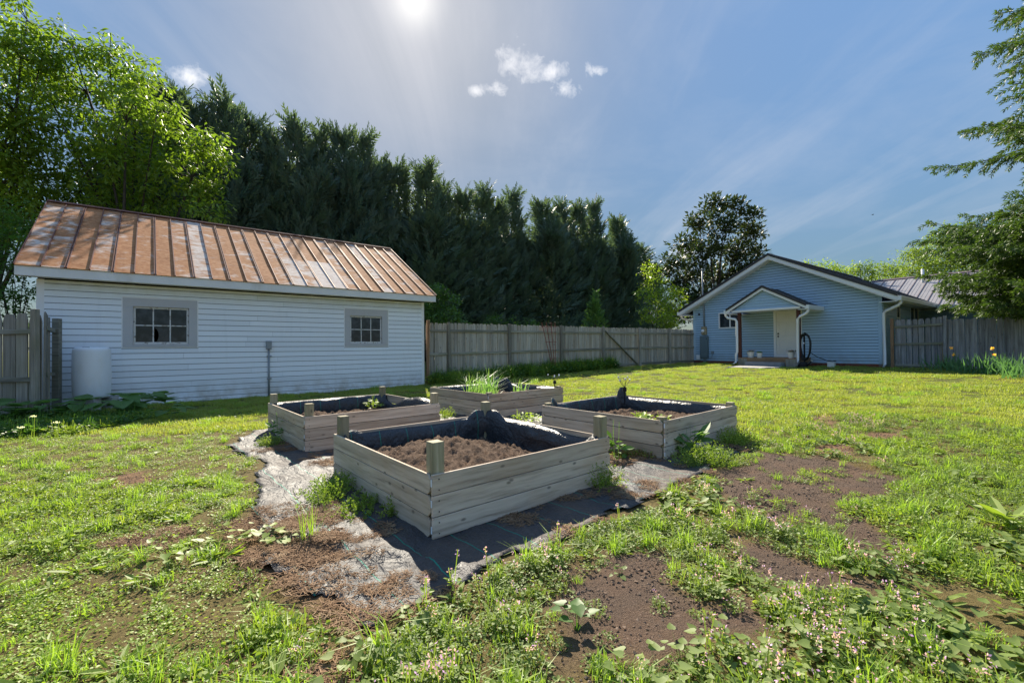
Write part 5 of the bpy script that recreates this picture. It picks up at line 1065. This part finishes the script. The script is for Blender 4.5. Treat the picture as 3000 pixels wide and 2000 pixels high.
def scatter(name, label, meshes, P, rz, sc, idx, tilt=.0, kind='stuff', cat=None):
    n = len(P); me = bpy.data.meshes.new(name); me.vertices.add(n); me.vertices.foreach_set('co', np.asarray(P, np.float32).ravel())
    rot = np.stack([RNG.normal(size=n)*tilt, RNG.normal(size=n)*tilt, rz], 1).astype(np.float32)
    a = me.attributes.new('rot', 'FLOAT_VECTOR', 'POINT'); a.data.foreach_set('vector', rot.ravel())
    a = me.attributes.new('scl', 'FLOAT', 'POINT'); a.data.foreach_set('value', np.asarray(sc, np.float32))
    a = me.attributes.new('idx', 'INT', 'POINT'); a.data.foreach_set('value', np.asarray(idx, np.int32))
    col = bpy.data.collections.new(name+'_kinds')
    for k, m in enumerate(meshes): col.objects.link(bpy.data.objects.new('sprig_%02d' % k if False else '%s_kind_%s' % (name, 'abcdefghij'[k]), m))
    ng = bpy.data.node_groups.new(name+'_nodes', 'GeometryNodeTree'); ng.interface.new_socket('Geometry', in_out='INPUT', socket_type='NodeSocketGeometry'); ng.interface.new_socket('Geometry', in_out='OUTPUT', socket_type='NodeSocketGeometry')
    gi = ng.nodes.new('NodeGroupInput'); go = ng.nodes.new('NodeGroupOutput'); ip = ng.nodes.new('GeometryNodeInstanceOnPoints'); ci = ng.nodes.new('GeometryNodeCollectionInfo')
    ci.inputs[0].default_value = col; ci.inputs['Separate Children'].default_value = True; ci.inputs['Reset Children'].default_value = True
    def na(nm, dt): q = ng.nodes.new('GeometryNodeInputNamedAttribute'); q.data_type = dt; q.inputs[0].default_value = nm; return q.outputs[0]
    er = ng.nodes.new('FunctionNodeEulerToRotation'); ng.links.new(na('rot', 'FLOAT_VECTOR'), er.inputs[0])
    ng.links.new(gi.outputs[0], ip.inputs['Points']); ng.links.new(ci.outputs[0], ip.inputs['Instance']); ip.inputs['Pick Instance'].default_value = True
    ng.links.new(na('idx', 'INT'), ip.inputs['Instance Index']); ng.links.new(er.outputs[0], ip.inputs['Rotation']); ng.links.new(na('scl', 'FLOAT'), ip.inputs['Scale']); ng.links.new(ip.outputs[0], go.inputs[0])
    o = obj(name, me); md = o.modifiers.new('scatter', 'NODES'); md.node_group = ng; tag(o, label, cat, None, kind); return o
BEDS = (B1, B2, B3, B4)
def in_bed(x, y, m=.0):
    r = np.zeros(np.shape(x), bool)
    for B in BEDS:
        dx = x-B[0]; dy = y-B[1]; u = dx*math.sin(B[2])+dy*math.cos(B[2]); v = -dx*math.cos(B[2])+dy*math.sin(B[2]); r |= (u > -m) & (u < B[3]+m) & (v > -m) & (v < B[4]+m)
    return r
def in_shed(x, y, m=0.):
    dx = x-SH_C[0]; dy = y-SH_C[1]; c, s = math.sin(SH_A), math.cos(SH_A); u = dx*c+dy*s; v = -dx*s+dy*c; return (u > -m) & (u < SH_L+m) & (v > -m) & (v < SH_D+m)
def in_house(x, y, m=0.):
    dx = x-HO[0]; dy = y-HO[1]; c, s = math.cos(-HO_A), math.sin(-HO_A); u = dx*c+dy*s; v = -dx*s+dy*c
    return ((u > -m) & (u < HO_W+m) & (v > -m)) | ((u > 2.9) & (u < 5.5) & (v > -1.55)) | ((u > 3.3) & (u < 5.2) & (v > -3.4) & (v < 0))
def fabd(x, y): return polydist(x, y, FAB_W)+(fbm(x*3, y*3, 71, 3)-.5)*.30+.07
def behind_fence(x, y): return ((x-BF0[0])*(-_d[1])+(y-BF0[1])*_d[0]) > -.05
# lawn
def pts_uniform(x0, x1, y0, y1, dens):
    n = int((x1-x0)*(y1-y0)*dens); return RNG.uniform(x0, x1, n), RNG.uniform(y0, y1, n)
def inview(x, y, m=1.): return (np.abs(x) < 1.22*y+m) & (y > .9)
lx_, ly2 = [], []
for (q0, q1, dn) in ((3.5, 9, 34.), (9, 14, 22.), (14, 26, 13.)):
    a, b = pts_uniform(-16, 20, q0, q1, dn); lx_.append(a); ly2.append(b)
x = np.concatenate(lx_); y = np.concatenate(ly2)
so, ba, dr = zones(x, y)
k = inview(x, y) & ~weedzone(x, y) & (fabd(x, y) < .02) & ~in_bed(x, y, .05) & ~in_shed(x, y, -.02) & ~in_house(x, y, .02) & ~behind_fence(x, y) & (so < .4) & (ba < .5)
x, y = x[k], y[k]; n = len(x)
lawnm = [blade_mesh('lawn_tuft', M['lawn'], 150, .17, .055, .0075, 200+q, .55, True) for q in range(4)]+[leafy_mesh('lawn_clover', M['weed'], 90, .16, .04, .02, .018, 210, .6), blade_mesh('lawn_straw', M['dry'], 70, .17, .045, .005, 211, 1.2, True), blade_mesh('lawn_tall', M['weedgrass'], 90, .13, .10, .007, 212, .7)]
lsel = RNG.random(n); lpat = fbm(x*1.3, y*1.3, 89, 3); lidx = RNG.integers(0, 4, n); lidx = np.where((lsel < .5) & (lpat > .60), 4, lidx); lidx = np.where((lsel > .5) & (lsel < .9) & (lpat < .36), 5, lidx); lidx = np.where((lsel > .96), 6, lidx)
scatter('lawn_grass', 'short mown yellow green lawn grass', lawnm, np.stack([x, y, gz(x, y)-.004], 1), RNG.random(n)*6.28, RNG.uniform(.7, 1.25, n)*(.45+1.1*fbm(x*.9, y*.9, 88, 4)), lidx, .05)
print('lawn', n)
# weeds
a1, b1 = pts_uniform(-9, 9, .95, 4.5, 215.); a2, b2 = pts_uniform(-12, 14, 4.5, 9.5, 120.)
x = np.concatenate([a1, a2]); y = np.concatenate([b1, b2]); so, ba, dr = zones(x, y); fd = fabd(x, y)
cov = fbm(x*1.4, y*1.4, 91, 4)
pk = (1-.86*so)*(1-.9*ba)*np.clip((cov-.20)/.16, .35, 1)*(1-.55*dr)
k = inview(x, y, .6) & weedzone(x, y) & (fd < .0) & ~in_bed(x, y, .06) & ~in_shed(x, y, .0) & (RNG.random(len(x)) < pk)
x, y, so, dr = x[k], y[k], so[k], dr[k]; n = len(x); t1 = fbm(x*.8, y*.8, 95, 3); t2 = fbm(x*1.7+9, y*1.7, 97, 3); left = x < -1.2
wm = [leafy_mesh('henbit', [M['weed2'], M['purple']], 60, .085, .06, .019, .017, 300, .55, 7), leafy_mesh('henbit', [M['weed'], M['purple']], 52, .095, .07, .022, .020, 301, .5, 6),
      leafy_mesh('creeper', M['clover'], 70, .12, .04, .016, .014, 302, .75), leafy_mesh('creeper', M['clover'], 80, .13, .05, .014, .012, 303, .65),
      blade_mesh('weed_grass', M['weedgrass'], 34, .06, .15, .006, 304, .9), heart_mesh('broad_weed', M['weed2'], 9, .09, .085, .055, 305),
      leafy_mesh('henbit_bloom', [M['weed2'], M['purple']], 48, .085, .10, .024, .020, 306, .5, 6, M['purple'], 4), leafy_mesh('rosette', M['weed'], 16, .05, .03, .10, .026, 307, .55),
      blade_mesh('dry_straw', M['dry'], 70, .12, .05, .0035, 308, 1.3), blade_mesh('weed_grass_short', M['weedgrass'], 60, .08, .075, .006, 309, .8)]
idx_ = np.where(t2 > .66, 5, np.where(t1 > .5, 0, 1)); r = RNG.random(n)
idx_ = np.where(left, np.where(t1 > .56, 1, np.where(t2 > .5, 2, 3)), idx_)
idx_ = np.where((r < .035), 4, idx_); idx_ = np.where((r > .93) & (y < 6), 7, idx_); idx_ = np.where((r > .86) & (r < .93), 9, idx_)
idx_ = np.where((~left) & (r > .45) & (r < .58) & (fbm(x*.6, y*.6, 99, 2) > .56), 6, idx_); idx_ = np.where((r > .30) & (r < .42) & (left), 0, idx_)
idx_ = np.where(dr*RNG.random(n) > .35, 8, idx_)
scatter('weeds', 'patchy low green weeds with small purple flowers', wm, np.stack([x, y, gz(x, y)-.004], 1), RNG.random(n)*6.28, RNG.uniform(.6, 1.15, n)*np.where(so > .3, .7, 1.)*np.where(left, .85, .95), idx_, .12)
print('weeds', n)
# tall weeds along the back fence and the shed foot
s_ = RNG.uniform(.1, ps_[4]+.6, 520); w_ = np.abs(RNG.normal(size=520))*.38+.10; w_ = np.minimum(w_, 1.3)*np.clip(1.25-s_/(ps_[4]+.8), .25, 1)
x = BF0[0]+_d[0]*s_+_d[1]*w_; y = BF0[1]+_d[1]*s_-_d[0]*w_; n = len(x); hgt = np.clip(1.15-w_*.5, .45, 1.2)
tw = [leafy_mesh('tall_weed', M['shrub'], 90, .22, .42, .075, .035, 320, .35, 6), leafy_mesh('tall_weed', M['weed'], 80, .20, .36, .06, .04, 321, .3, 5), blade_mesh('tall_grass', M['weedgrass'], 60, .15, .42, .011, 322, .6)]
scatter('fence_weeds', 'tall green weeds growing along the foot of the back fence', tw, np.stack([x, y, gz(x, y)-.01], 1), RNG.random(n)*6.28, hgt*RNG.uniform(.7, 1.25, n), RNG.choice(3, n, p=[.45, .35, .2]), .12)
# weeds in the shade by the barrel and left fence
x = RNG.uniform(-9.5, -4.7, 900); y = RNG.uniform(5.9, 9.6, 900); dl = np.abs((x-SH_C[0])*math.cos(SH_A)*-1+(y-SH_C[1])*math.sin(SH_A)); k = ~in_shed(x, y, .0) & (y < 8.4) & (y > 6.35+.35*(x+9)*.2) & ((x < -6.4) | (dl < .5)) & (y > -x*.62+1.3)
x, y = x[k], y[k]; n = len(x)
scatter('shade_weeds', 'dense dark green weeds in the shade below the left fence and barrel', [leafy_mesh('shade_weed', M['shrub'], 80, .16, .18, .05, .035, 330, .5, 5), leafy_mesh('shade_weed', M['weed'], 70, .15, .14, .045, .03, 331, .5, 4)], np.stack([x, y, gz(x, y)-.01], 1), RNG.random(n)*6.28, RNG.uniform(.7, 1.2, n), RNG.integers(0, 2, n), .1)
print('shade', n)
# mulch chips and dry litter lying on the fabric and bare earth
MULCH = P_([(880, 1515), (1000, 1510), (1060, 1570), (1080, 1640), (1010, 1740), (940, 1745), (780, 1700), (720, 1630), (800, 1550)])
x, y = pts_uniform(-3.2, 3., 1.2, 6., 520.); fd = fabd(x, y); so, ba, dr = zones(x, y); k = inview(x, y) & ~in_bed(x, y, .02) & (((fd > .02) & (fbm(x*1.8, y*1.8, 73, 4) > .50) & (RNG.random(len(x)) < .22)) | ((polydist(x, y, MULCH)+(fbm(x*4, y*4, 75, 3)-.5)*.7 > RNG.random(len(x))*.35-.1) & (fbm(x*5+3, y*5, 79, 3) > .40)) | ((ba > .3) & (fd < 0)))
x, y = x[k], y[k]; n = len(x); uu = (x-BED_O[0])*BU[0]+(y-BED_O[1])*BU[1]; vv = (x-BED_O[0])*BV[0]+(y-BED_O[1])*BV[1]
def chip_mesh(seed, mat_, k=46):
    rng = np.random.default_rng(seed); m = MB()
    for i in range(k):
        a = rng.random()*6.28; r = .06*math.sqrt(rng.random()); b = rng.random()*6.28; L = rng.uniform(.012, .05); w = rng.uniform(.0014, .0034); p = Vector((r*math.cos(a), r*math.sin(a), rng.uniform(.002, .010))); m.bar(p, p+Vector((math.cos(b)*L, math.sin(b)*L, rng.uniform(-.002, .006))), w, w*.6)
    return m.mesh('chips', mat_)
M['chip'] = m_leaf('mulch_chip', (.15, .085, .048), (.36, .235, .14), (.44, .32, .20), .0, .85, .15, 30.)
scatter('mulch_litter', 'loose brown mulch chips scattered over the fabric and bare soil', [chip_mesh(s, M['chip']) for s in (1, 2, 3)], np.stack([x, y, np.where(fd[k] > 0, fabz(uu, vv)[2], gz(x, y))+.002], 1), RNG.random(n)*6.28, RNG.uniform(.7, 1.3, n), RNG.integers(0, 3, n), .0)
def crumb_mesh(seed, mat_, k=30):
    rng = np.random.default_rng(seed); m = MB()
    for i in range(k):
        a = rng.random()*6.28; r = .10*math.sqrt(rng.random()); s = .002+.007*rng.random()**4; c = np.array([r*math.cos(a), r*math.sin(a), s*.3]); o = [c+rng.normal(size=3)*s*.2+np.array(q)*s for q in ((1, 0, 0), (0, 1, 0), (-1, 0, 0), (0, -1, 0), (0, 0, .45))]
        m.add(o, [(0, 1, 4), (1, 2, 4), (2, 3, 4), (3, 0, 4)])
    return m.mesh('crumbs', mat_)
x, y = pts_uniform(-4.5, 6.5, 1.0, 6.5, 130.); so, ba, dr = zones(x, y); k = inview(x, y) & (np.maximum(so, ba) > .25) & (fabd(x, y) < .1); x, y = x[k], y[k]; n = len(x)
M['crumb'] = m_leaf('soil_crumb', (.10, .070, .052), (.20, .145, .108), (.25, .19, .145), .0, .9, .1, 40.)
scatter('soil_crumbs', 'small clods and crumbs of earth on the bare soil patches', [crumb_mesh(q, M['crumb']) for q in (1, 2, 3)], np.stack([x, y, gz(x, y)], 1), RNG.random(n)*6.28, RNG.uniform(.7, 1.4, n), RNG.integers(0, 3, n), .0)
# ------------------------------------------------------------------ individual plants
def plant(name, label, cat, base, parts, group=None, rz=0.):
    t = thing(name, label, cat, tuple(base), rz, group)
    for nm, me in parts: obj(nm, me, t)
    return t
def gpt(X, Y): p = G(X, Y); return (p[0], p[1], float(gz(p[0], p[1])))
def herb_mesh(seed, rx, ry, h, n=900, mat_=None, l=.022, w=.009):
    rng = np.random.default_rng(seed); st = n//14; B = np.stack([rng.normal(size=st)*rx*.45, rng.normal(size=st)*ry*.45, np.zeros(st)], 1); out_ = nrm(np.stack([B[:, 0]/rx, B[:, 1]/ry, np.full(st, 1.1)], 1)+rng.normal(size=(st, 3))*.2)
    Hh_ = h*rng.uniform(.6, 1.1, st)*(1-.45*np.clip((B[:, 0]/rx)**2+(B[:, 1]/ry)**2, 0, 1)); A = np.repeat(np.arange(st), 14); m = len(A); f = rng.random(m); P = B[A]+out_[A]*(Hh_[A]*f)[:, None]
    a = rng.random(m)*6.28; D = nrm(np.stack([np.cos(a), np.sin(a), rng.uniform(.1, .9, m)], 1)+out_[A]*.3); V, F = diamonds(P, D, nrm(np.cross(D, rand_unit(m, rng))), l*rng.uniform(.6, 1.2, m), w)
    return np_mesh('foliage', V, F, mat_ or M['herb'])
plant('thyme_clump', 'bushy green thyme clump against the left side of the nearest bed', 'plant', gpt(980, 1455), [('foliage', herb_mesh(1, .20, .34, .19, 3800))], rz=.0)
plant('thyme_clump', 'low spreading green herb running along the side of the nearest bed', 'plant', gpt(1060, 1495), [('foliage', herb_mesh(2, .17, .24, .11, 2400))])
plant('upright_herb', 'single slim dark green shoot against the nearest bed side', 'plant', gpt(1147, 1515), [('foliage', herb_mesh(3, .025, .025, .15, 420, M['weed']))])
plant('herb_clump', 'dark green bushy herb at the right corner of the nearest bed', 'plant', gpt(1762, 1425), [('foliage', herb_mesh(4, .13, .13, .26, 2200, M['weed']))])
plant('lavender_clump', 'grey green herb sprouting by the bed nearest the shed', 'plant', gpt(792, 1305), [('foliage', herb_mesh(5, .14, .14, .16, 1400, M['weed2'], .03, .008))])
plant('leafy_weed', 'leafy green weed growing against the left board of the shed side bed', 'plant', gpt(812, 1290), [('leaves', leafy_mesh('leaves', M['bigleaf'], 26, .09, .28, .11, .05, 340, .3, 3))])
plant('dock_plant', 'large leaved green dock plant against the bed nearest the house', 'plant', gpt(2025, 1335), [('leaves', leafy_mesh('leaves', M['bigleaf'], 26, .10, .30, .26, .085, 341, .1, 4))])
plant('feathery_herb', 'feathery yellow green herb in front of the dock plant by the bed', 'plant', gpt(2065, 1362), [('foliage', herb_mesh(6, .28, .16, .24, 4200, M['herb'], .026, .007))])
plant('herb_row', 'dark green trailing herb along the sunny side of the bed nearest the house', 'plant', gpt(2150, 1300), [('foliage', herb_mesh(7, .34, .16, .22, 3600, M['weed']))], rz=.7)
plant('creeping_mat', 'brownish creeping herb mat between the two nearest beds', 'plant', gpt(1890, 1335), [('foliage', herb_mesh(8, .42, .14, .09, 4200, M['dry'], .02, .01)), ('green_shoots', herb_mesh(9, .40, .14, .11, 1800, M['herb']))], rz=-.15)
plant('tall_leafy_weed', 'upright leafy weed between the nearest bed and the seedling bed', 'plant', gpt(1808, 1345), [('leaves', leafy_mesh('leaves', M['bigleaf'], 22, .07, .34, .12, .06, 342, .3, 3))])
plant('herb_clump', 'green tuft at the foot of the onion bed beside the shed bed', 'plant', gpt(1308, 1222), [('foliage', herb_mesh(10, .17, .17, .20, 1500, M['weed']))])
plant('sun_lit_weed', 'sunlit yellow green weed in front of the onion bed', 'plant', gpt(1540, 1238), [('leaves', leafy_mesh('leaves', M['clover'], 120, .24, .16, .06, .035, 343, .3, 6))])
# seedlings and onions in the beds
for k, (B, u, v, h, lb, mt_) in enumerate([(B4, .55, .62, .14, 'leafy green seedling in the middle of the bed nearest the house', 'clover'), (B4, .30, .98, .10, 'small green seedling left of the larger ones in the house side bed', 'clover'), (B4, .75, .42, .12, 'bright green seedling at the front of the house side bed', 'clover'), (B4, .9, .85, .09, 'tiny seedling behind the larger ones in the house side bed', 'weed'), (B2, 1.55, 1.62, .15, 'small green sprout by the back post of the shed side bed', 'weed')]):
    p = bedpt(B, u, v, .24); plant('seedling', lb, 'seedling', p, [('leaves', leafy_mesh('leaves', M[mt_], 42, .11, h, .075, .05, 350+k, .4, 4))], 'seedlings in the beds')
for k, (u, v, h, nb, lb) in enumerate([(.40, 1.0, .52, 30, 'tall arching onion clump at the left of the farthest bed'), (.50, .62, .62, 28, 'tallest onion clump in the middle of the farthest bed'), (.35, .35, .48, 24, 'onion clump near the front corner of the farthest bed'), (1.15, .5, .42, 12, 'thin blue green onion leaves at the right of the farthest bed'), (.75, 1.25, .42, 18, 'onion clump toward the back of the farthest bed')]):
    plant('onion_plant', lb, 'onion', bedpt(B3, u, v, .25), [('leaves', blade_mesh('leaves', M['onion'], nb*2, .13, h, .014, 360+k, .75))], 'onions in the farthest bed')
plant('pink_flower', 'small pink flower beside the onion leaves in the farthest bed', 'flower', bedpt(B3, 1.25, .40, .27), [('stem', blade_mesh('stem', M['onion'], 3, .01, .13, .006, 366, .2)), ('petals', (lambda V: np_mesh('petals', V[0], V[1], M['purple']))(diamonds(np.zeros((10, 3))+np.array([0, 0, .12]), rand_unit(10, RNG), rand_unit(10, RNG), .03, .02)))])
# broad leaves round the barrel
for k, (X, Y, s, nl, lb) in enumerate([(420, 1190, 1.1, 13, 'broad leaved burdock right of the water barrel'), (350, 1200, 1.0, 10, 'broad leaved burdock in front of the water barrel'), (230, 1205, .9, 9, 'broad leaved burdock left of the water barrel'), (120, 1215, .9, 9, 'broad leaved burdock below the fence corner'), (20, 1220, .9, 9, 'broad leaved burdock at the left edge below the fence'), (490, 1210, .7, 8, 'smaller burdock near the shed foundation right of the barrel')]):
    plant('burdock', lb, 'plant', gpt(X, Y+20), [('leaves', heart_mesh('leaves', M['bigleaf'], nl+7, .36*s, .44*s, .30*s, 370+k))], 'broad leaved plants by the shed')
# foreground single plants
plant('bean_plant', 'single broad leaved plant casting a shadow on the bare soil patch', 'plant', gpt(1690, 1850), [('leaves', heart_mesh('leaves', M['shrub'], 12, .085, .12, .055, 380))])
plant('violet_clump', 'rounded green leafy clump on the earth mound left of the fabric', 'plant', gpt(800, 1590), [('leaves', heart_mesh('leaves', M['weed'], 34, .16, .09, .055, 381))])
plant('grass_tuft', 'tall thin grass tuft beside the mulch at the left of the nearest bed', 'grass tuft', gpt(905, 1590), [('blades', blade_mesh('blades', M['weedgrass'], 34, .05, .26, .006, 382, .7))])
for k, (X, Y, nl, s, lb) in enumerate([(2000, 1960, 16, .9, 'large heart leaved bindweed clump at the bottom middle'), (2130, 1930, 12, .85, 'heart leaved bindweed clump right of the bottom soil patch'), (1930, 2000, 16, .95, 'heart leaved bindweed at the very bottom edge'), (2420, 1860, 16, .9, 'pale heart leaved weed clump in the right foreground'), (2300, 1780, 14, .8, 'heart leaved weed beside the right soil strip'), (2650, 1640, 16, .8, 'silvery heart leaved weed clump among purple flowers'), (490, 1630, 14, 1., 'yellow green broad leaved weed in the left foreground'), (640, 1590, 14, 1., 'yellow green broad leaved weed near the left bare patch'), (180, 1610, 14, 1., 'broad leaved weed at the left edge of the picture')]):
    plant('broad_weed', lb, 'weed', gpt(X, Y), [('leaves', heart_mesh('leaves', M['weed2'] if X > 1000 else M['clover'], nl+10, .20*s, .085*s, .045*s, 390+k))], 'broad leaved weeds in the foreground')
plant('thistle_rosette', 'spiky green rosette among weeds at the right edge', 'weed', gpt(2940, 1545), [('leaves', leafy_mesh('leaves', M['weed'], 26, .06, .10, .22, .05, 401, .2))])
for k, (X, Y, h, lb) in enumerate([(1625, 1640, .19, 'purple flowered henbit stalk standing over the shaded fabric'), (1330, 1740, .15, 'purple flowered henbit stalk at the lower tip of the fabric'), (1440, 1700, .13, 'purple flowered henbit stalk on the fabric edge'), (1825, 1560, .15, 'purple flowered henbit stalk near the right corner of the nearest bed'), (1245, 1790, .13, 'leftmost purple flowered henbit stalk by the fabric tip')]):
    plant('henbit_stalk', lb, 'weed', gpt(X, Y), [('stalk', leafy_mesh('stalk', [M['weed'], M['purple']], 22, .03, h, .028, .02, 410+k, .4, 2, M['purple'], 6))], 'henbit stalks along the fabric edge')
for k, (X, Y, h, lb) in enumerate([(95, 1290, .34, 'tall white yarrow flower head at the left edge of the weeds'), (165, 1285, .24, 'shorter white yarrow flower right of the tall one'), (60, 1300, .22, 'small white yarrow flower left of the tall one')]):
    p = gpt(X, Y); hd = []; rng = np.random.default_rng(420+k); q = rng.normal(size=(40, 3))*np.array([.022, .022, .006])+np.array([0, 0, h]); d_ = nrm(rng.normal(size=(40, 3))*.5+np.array([0, 0, 1.])); V, F = diamonds(q, d_, nrm(np.cross(d_, rand_unit(40, rng))), .014, .012)
    plant('yarrow', lb, 'flower', p, [('stem', blade_mesh('stem', M['weed'], 5, .02, h, .007, 425+k, .12)), ('flower_head', np_mesh('flower_head', V, F, M['white_petal']))], 'yarrow at the left edge')
# iris bed by the right fence
def iris_mesh(seed, n, h, spread):
    rng = np.random.default_rng(seed); V = []; F = []
    for k in range(n):
        a = rng.random()*6.28; fan = rng.normal()*.5; b0 = np.array([rng.normal()*spread, rng.normal()*spread, 0]); d = unit(np.array([math.cos(a)*fan, math.sin(a)*fan, 1.])); s = unit(np.cross(d, [math.sin(a), -math.cos(a), .1])); s = np.array([math.cos(a), math.sin(a), 0])*.9+s*.1; s = unit(s-d*(s@d)); L = h*rng.uniform(.55, 1.1); w = .038*rng.uniform(.7, 1.2); be = np.array([math.cos(a), math.sin(a), 0])*L*.22*rng.random()
        b = len(V); V += [b0-s*w*.4, b0+s*w*.4, b0+d*L*.55+be*.3+s*w*.5, b0+d*L*.55+be*.3-s*w*.5, b0+d*L+be-np.array([0, 0, abs(be[0])*.4])]; F += [(b, b+1, b+2), (b, b+2, b+3), (b+3, b+2, b+4)]
    return np_mesh('leaves', V, F, M['iris'])
def petals(seed, c, n, r, mat_):
    rng = np.random.default_rng(seed); d = nrm(rng.normal(size=(n, 3))+np.array([0, 0, .2])); V, F = diamonds(np.tile(c, (n, 1)), d, nrm(np.cross(d, rand_unit(n, rng))), r, r*.7); return np_mesh('petals', V, F, mat_)
for k, (X, Y, h, lb, fl) in enumerate([(2760, 1085, .62, 'iris clump with faded brown stalks beside the gate post', None), (2800, 1092, .70, 'iris clump carrying tall yellow flowers', 'yellow_petal'), (2860, 1096, .72, 'dense iris clump in the middle of the bed by the fence', None), (2920, 1098, .70, 'iris clump with a pale orange flower', 'yellow_petal'), (2975, 1102, .70, 'iris clump close to the right edge of the picture', None), (3010, 1110, .62, 'iris clump with a purple flower at the right edge', 'purple')]):
    parts = [('leaves', iris_mesh(430+k, 46, h, .22))]
    if fl:
        for j in range(2): parts.append(('petals', petals(440+k*3+j, np.array([-.12+.12*j, .05*j, h*1.12-.20*j]) if fl != 'purple' else np.array([-.1, -.1, .3+.05*j]), 12, .06, M[fl])))
        parts.append(('stalk', blade_mesh('stalk', M['iris'], 4, .12, h*1.15, .012, 450+k, .1)))
    if k == 0: parts.append(('dead_stalk', blade_mesh('dead_stalk', M['dry'], 8, .06, .95, .012, 460, .15)))
    plant('iris_clump', lb, 'iris', gpt(X, Y), parts, 'irises along the side fence')
# a bird far off over the roof
bp = at(2557, 629, 38.)
bd = thing('bird', 'small dark bird flying over the house roof', 'bird', tuple(bp)); 
MB().lathe([(.0, -.10), (.028, -.06), (.036, 0), (.024, .07), (.0, .12)], (0, 0, 0), 10).build('body', M['blackmat'], bd).rotation_euler = (0, math.pi/2, .4)
for s in (-1, 1): MB().add([(-.03, 0, .0), (.05, 0, .0), (.02, s*.16, .05), (-.04, s*.18, .02), (-.02, s*.2, .03)], [(0, 1, 2, 4, 3)]).build('wing', M['blackmat'], bd)
print('objects', len(SC.objects))
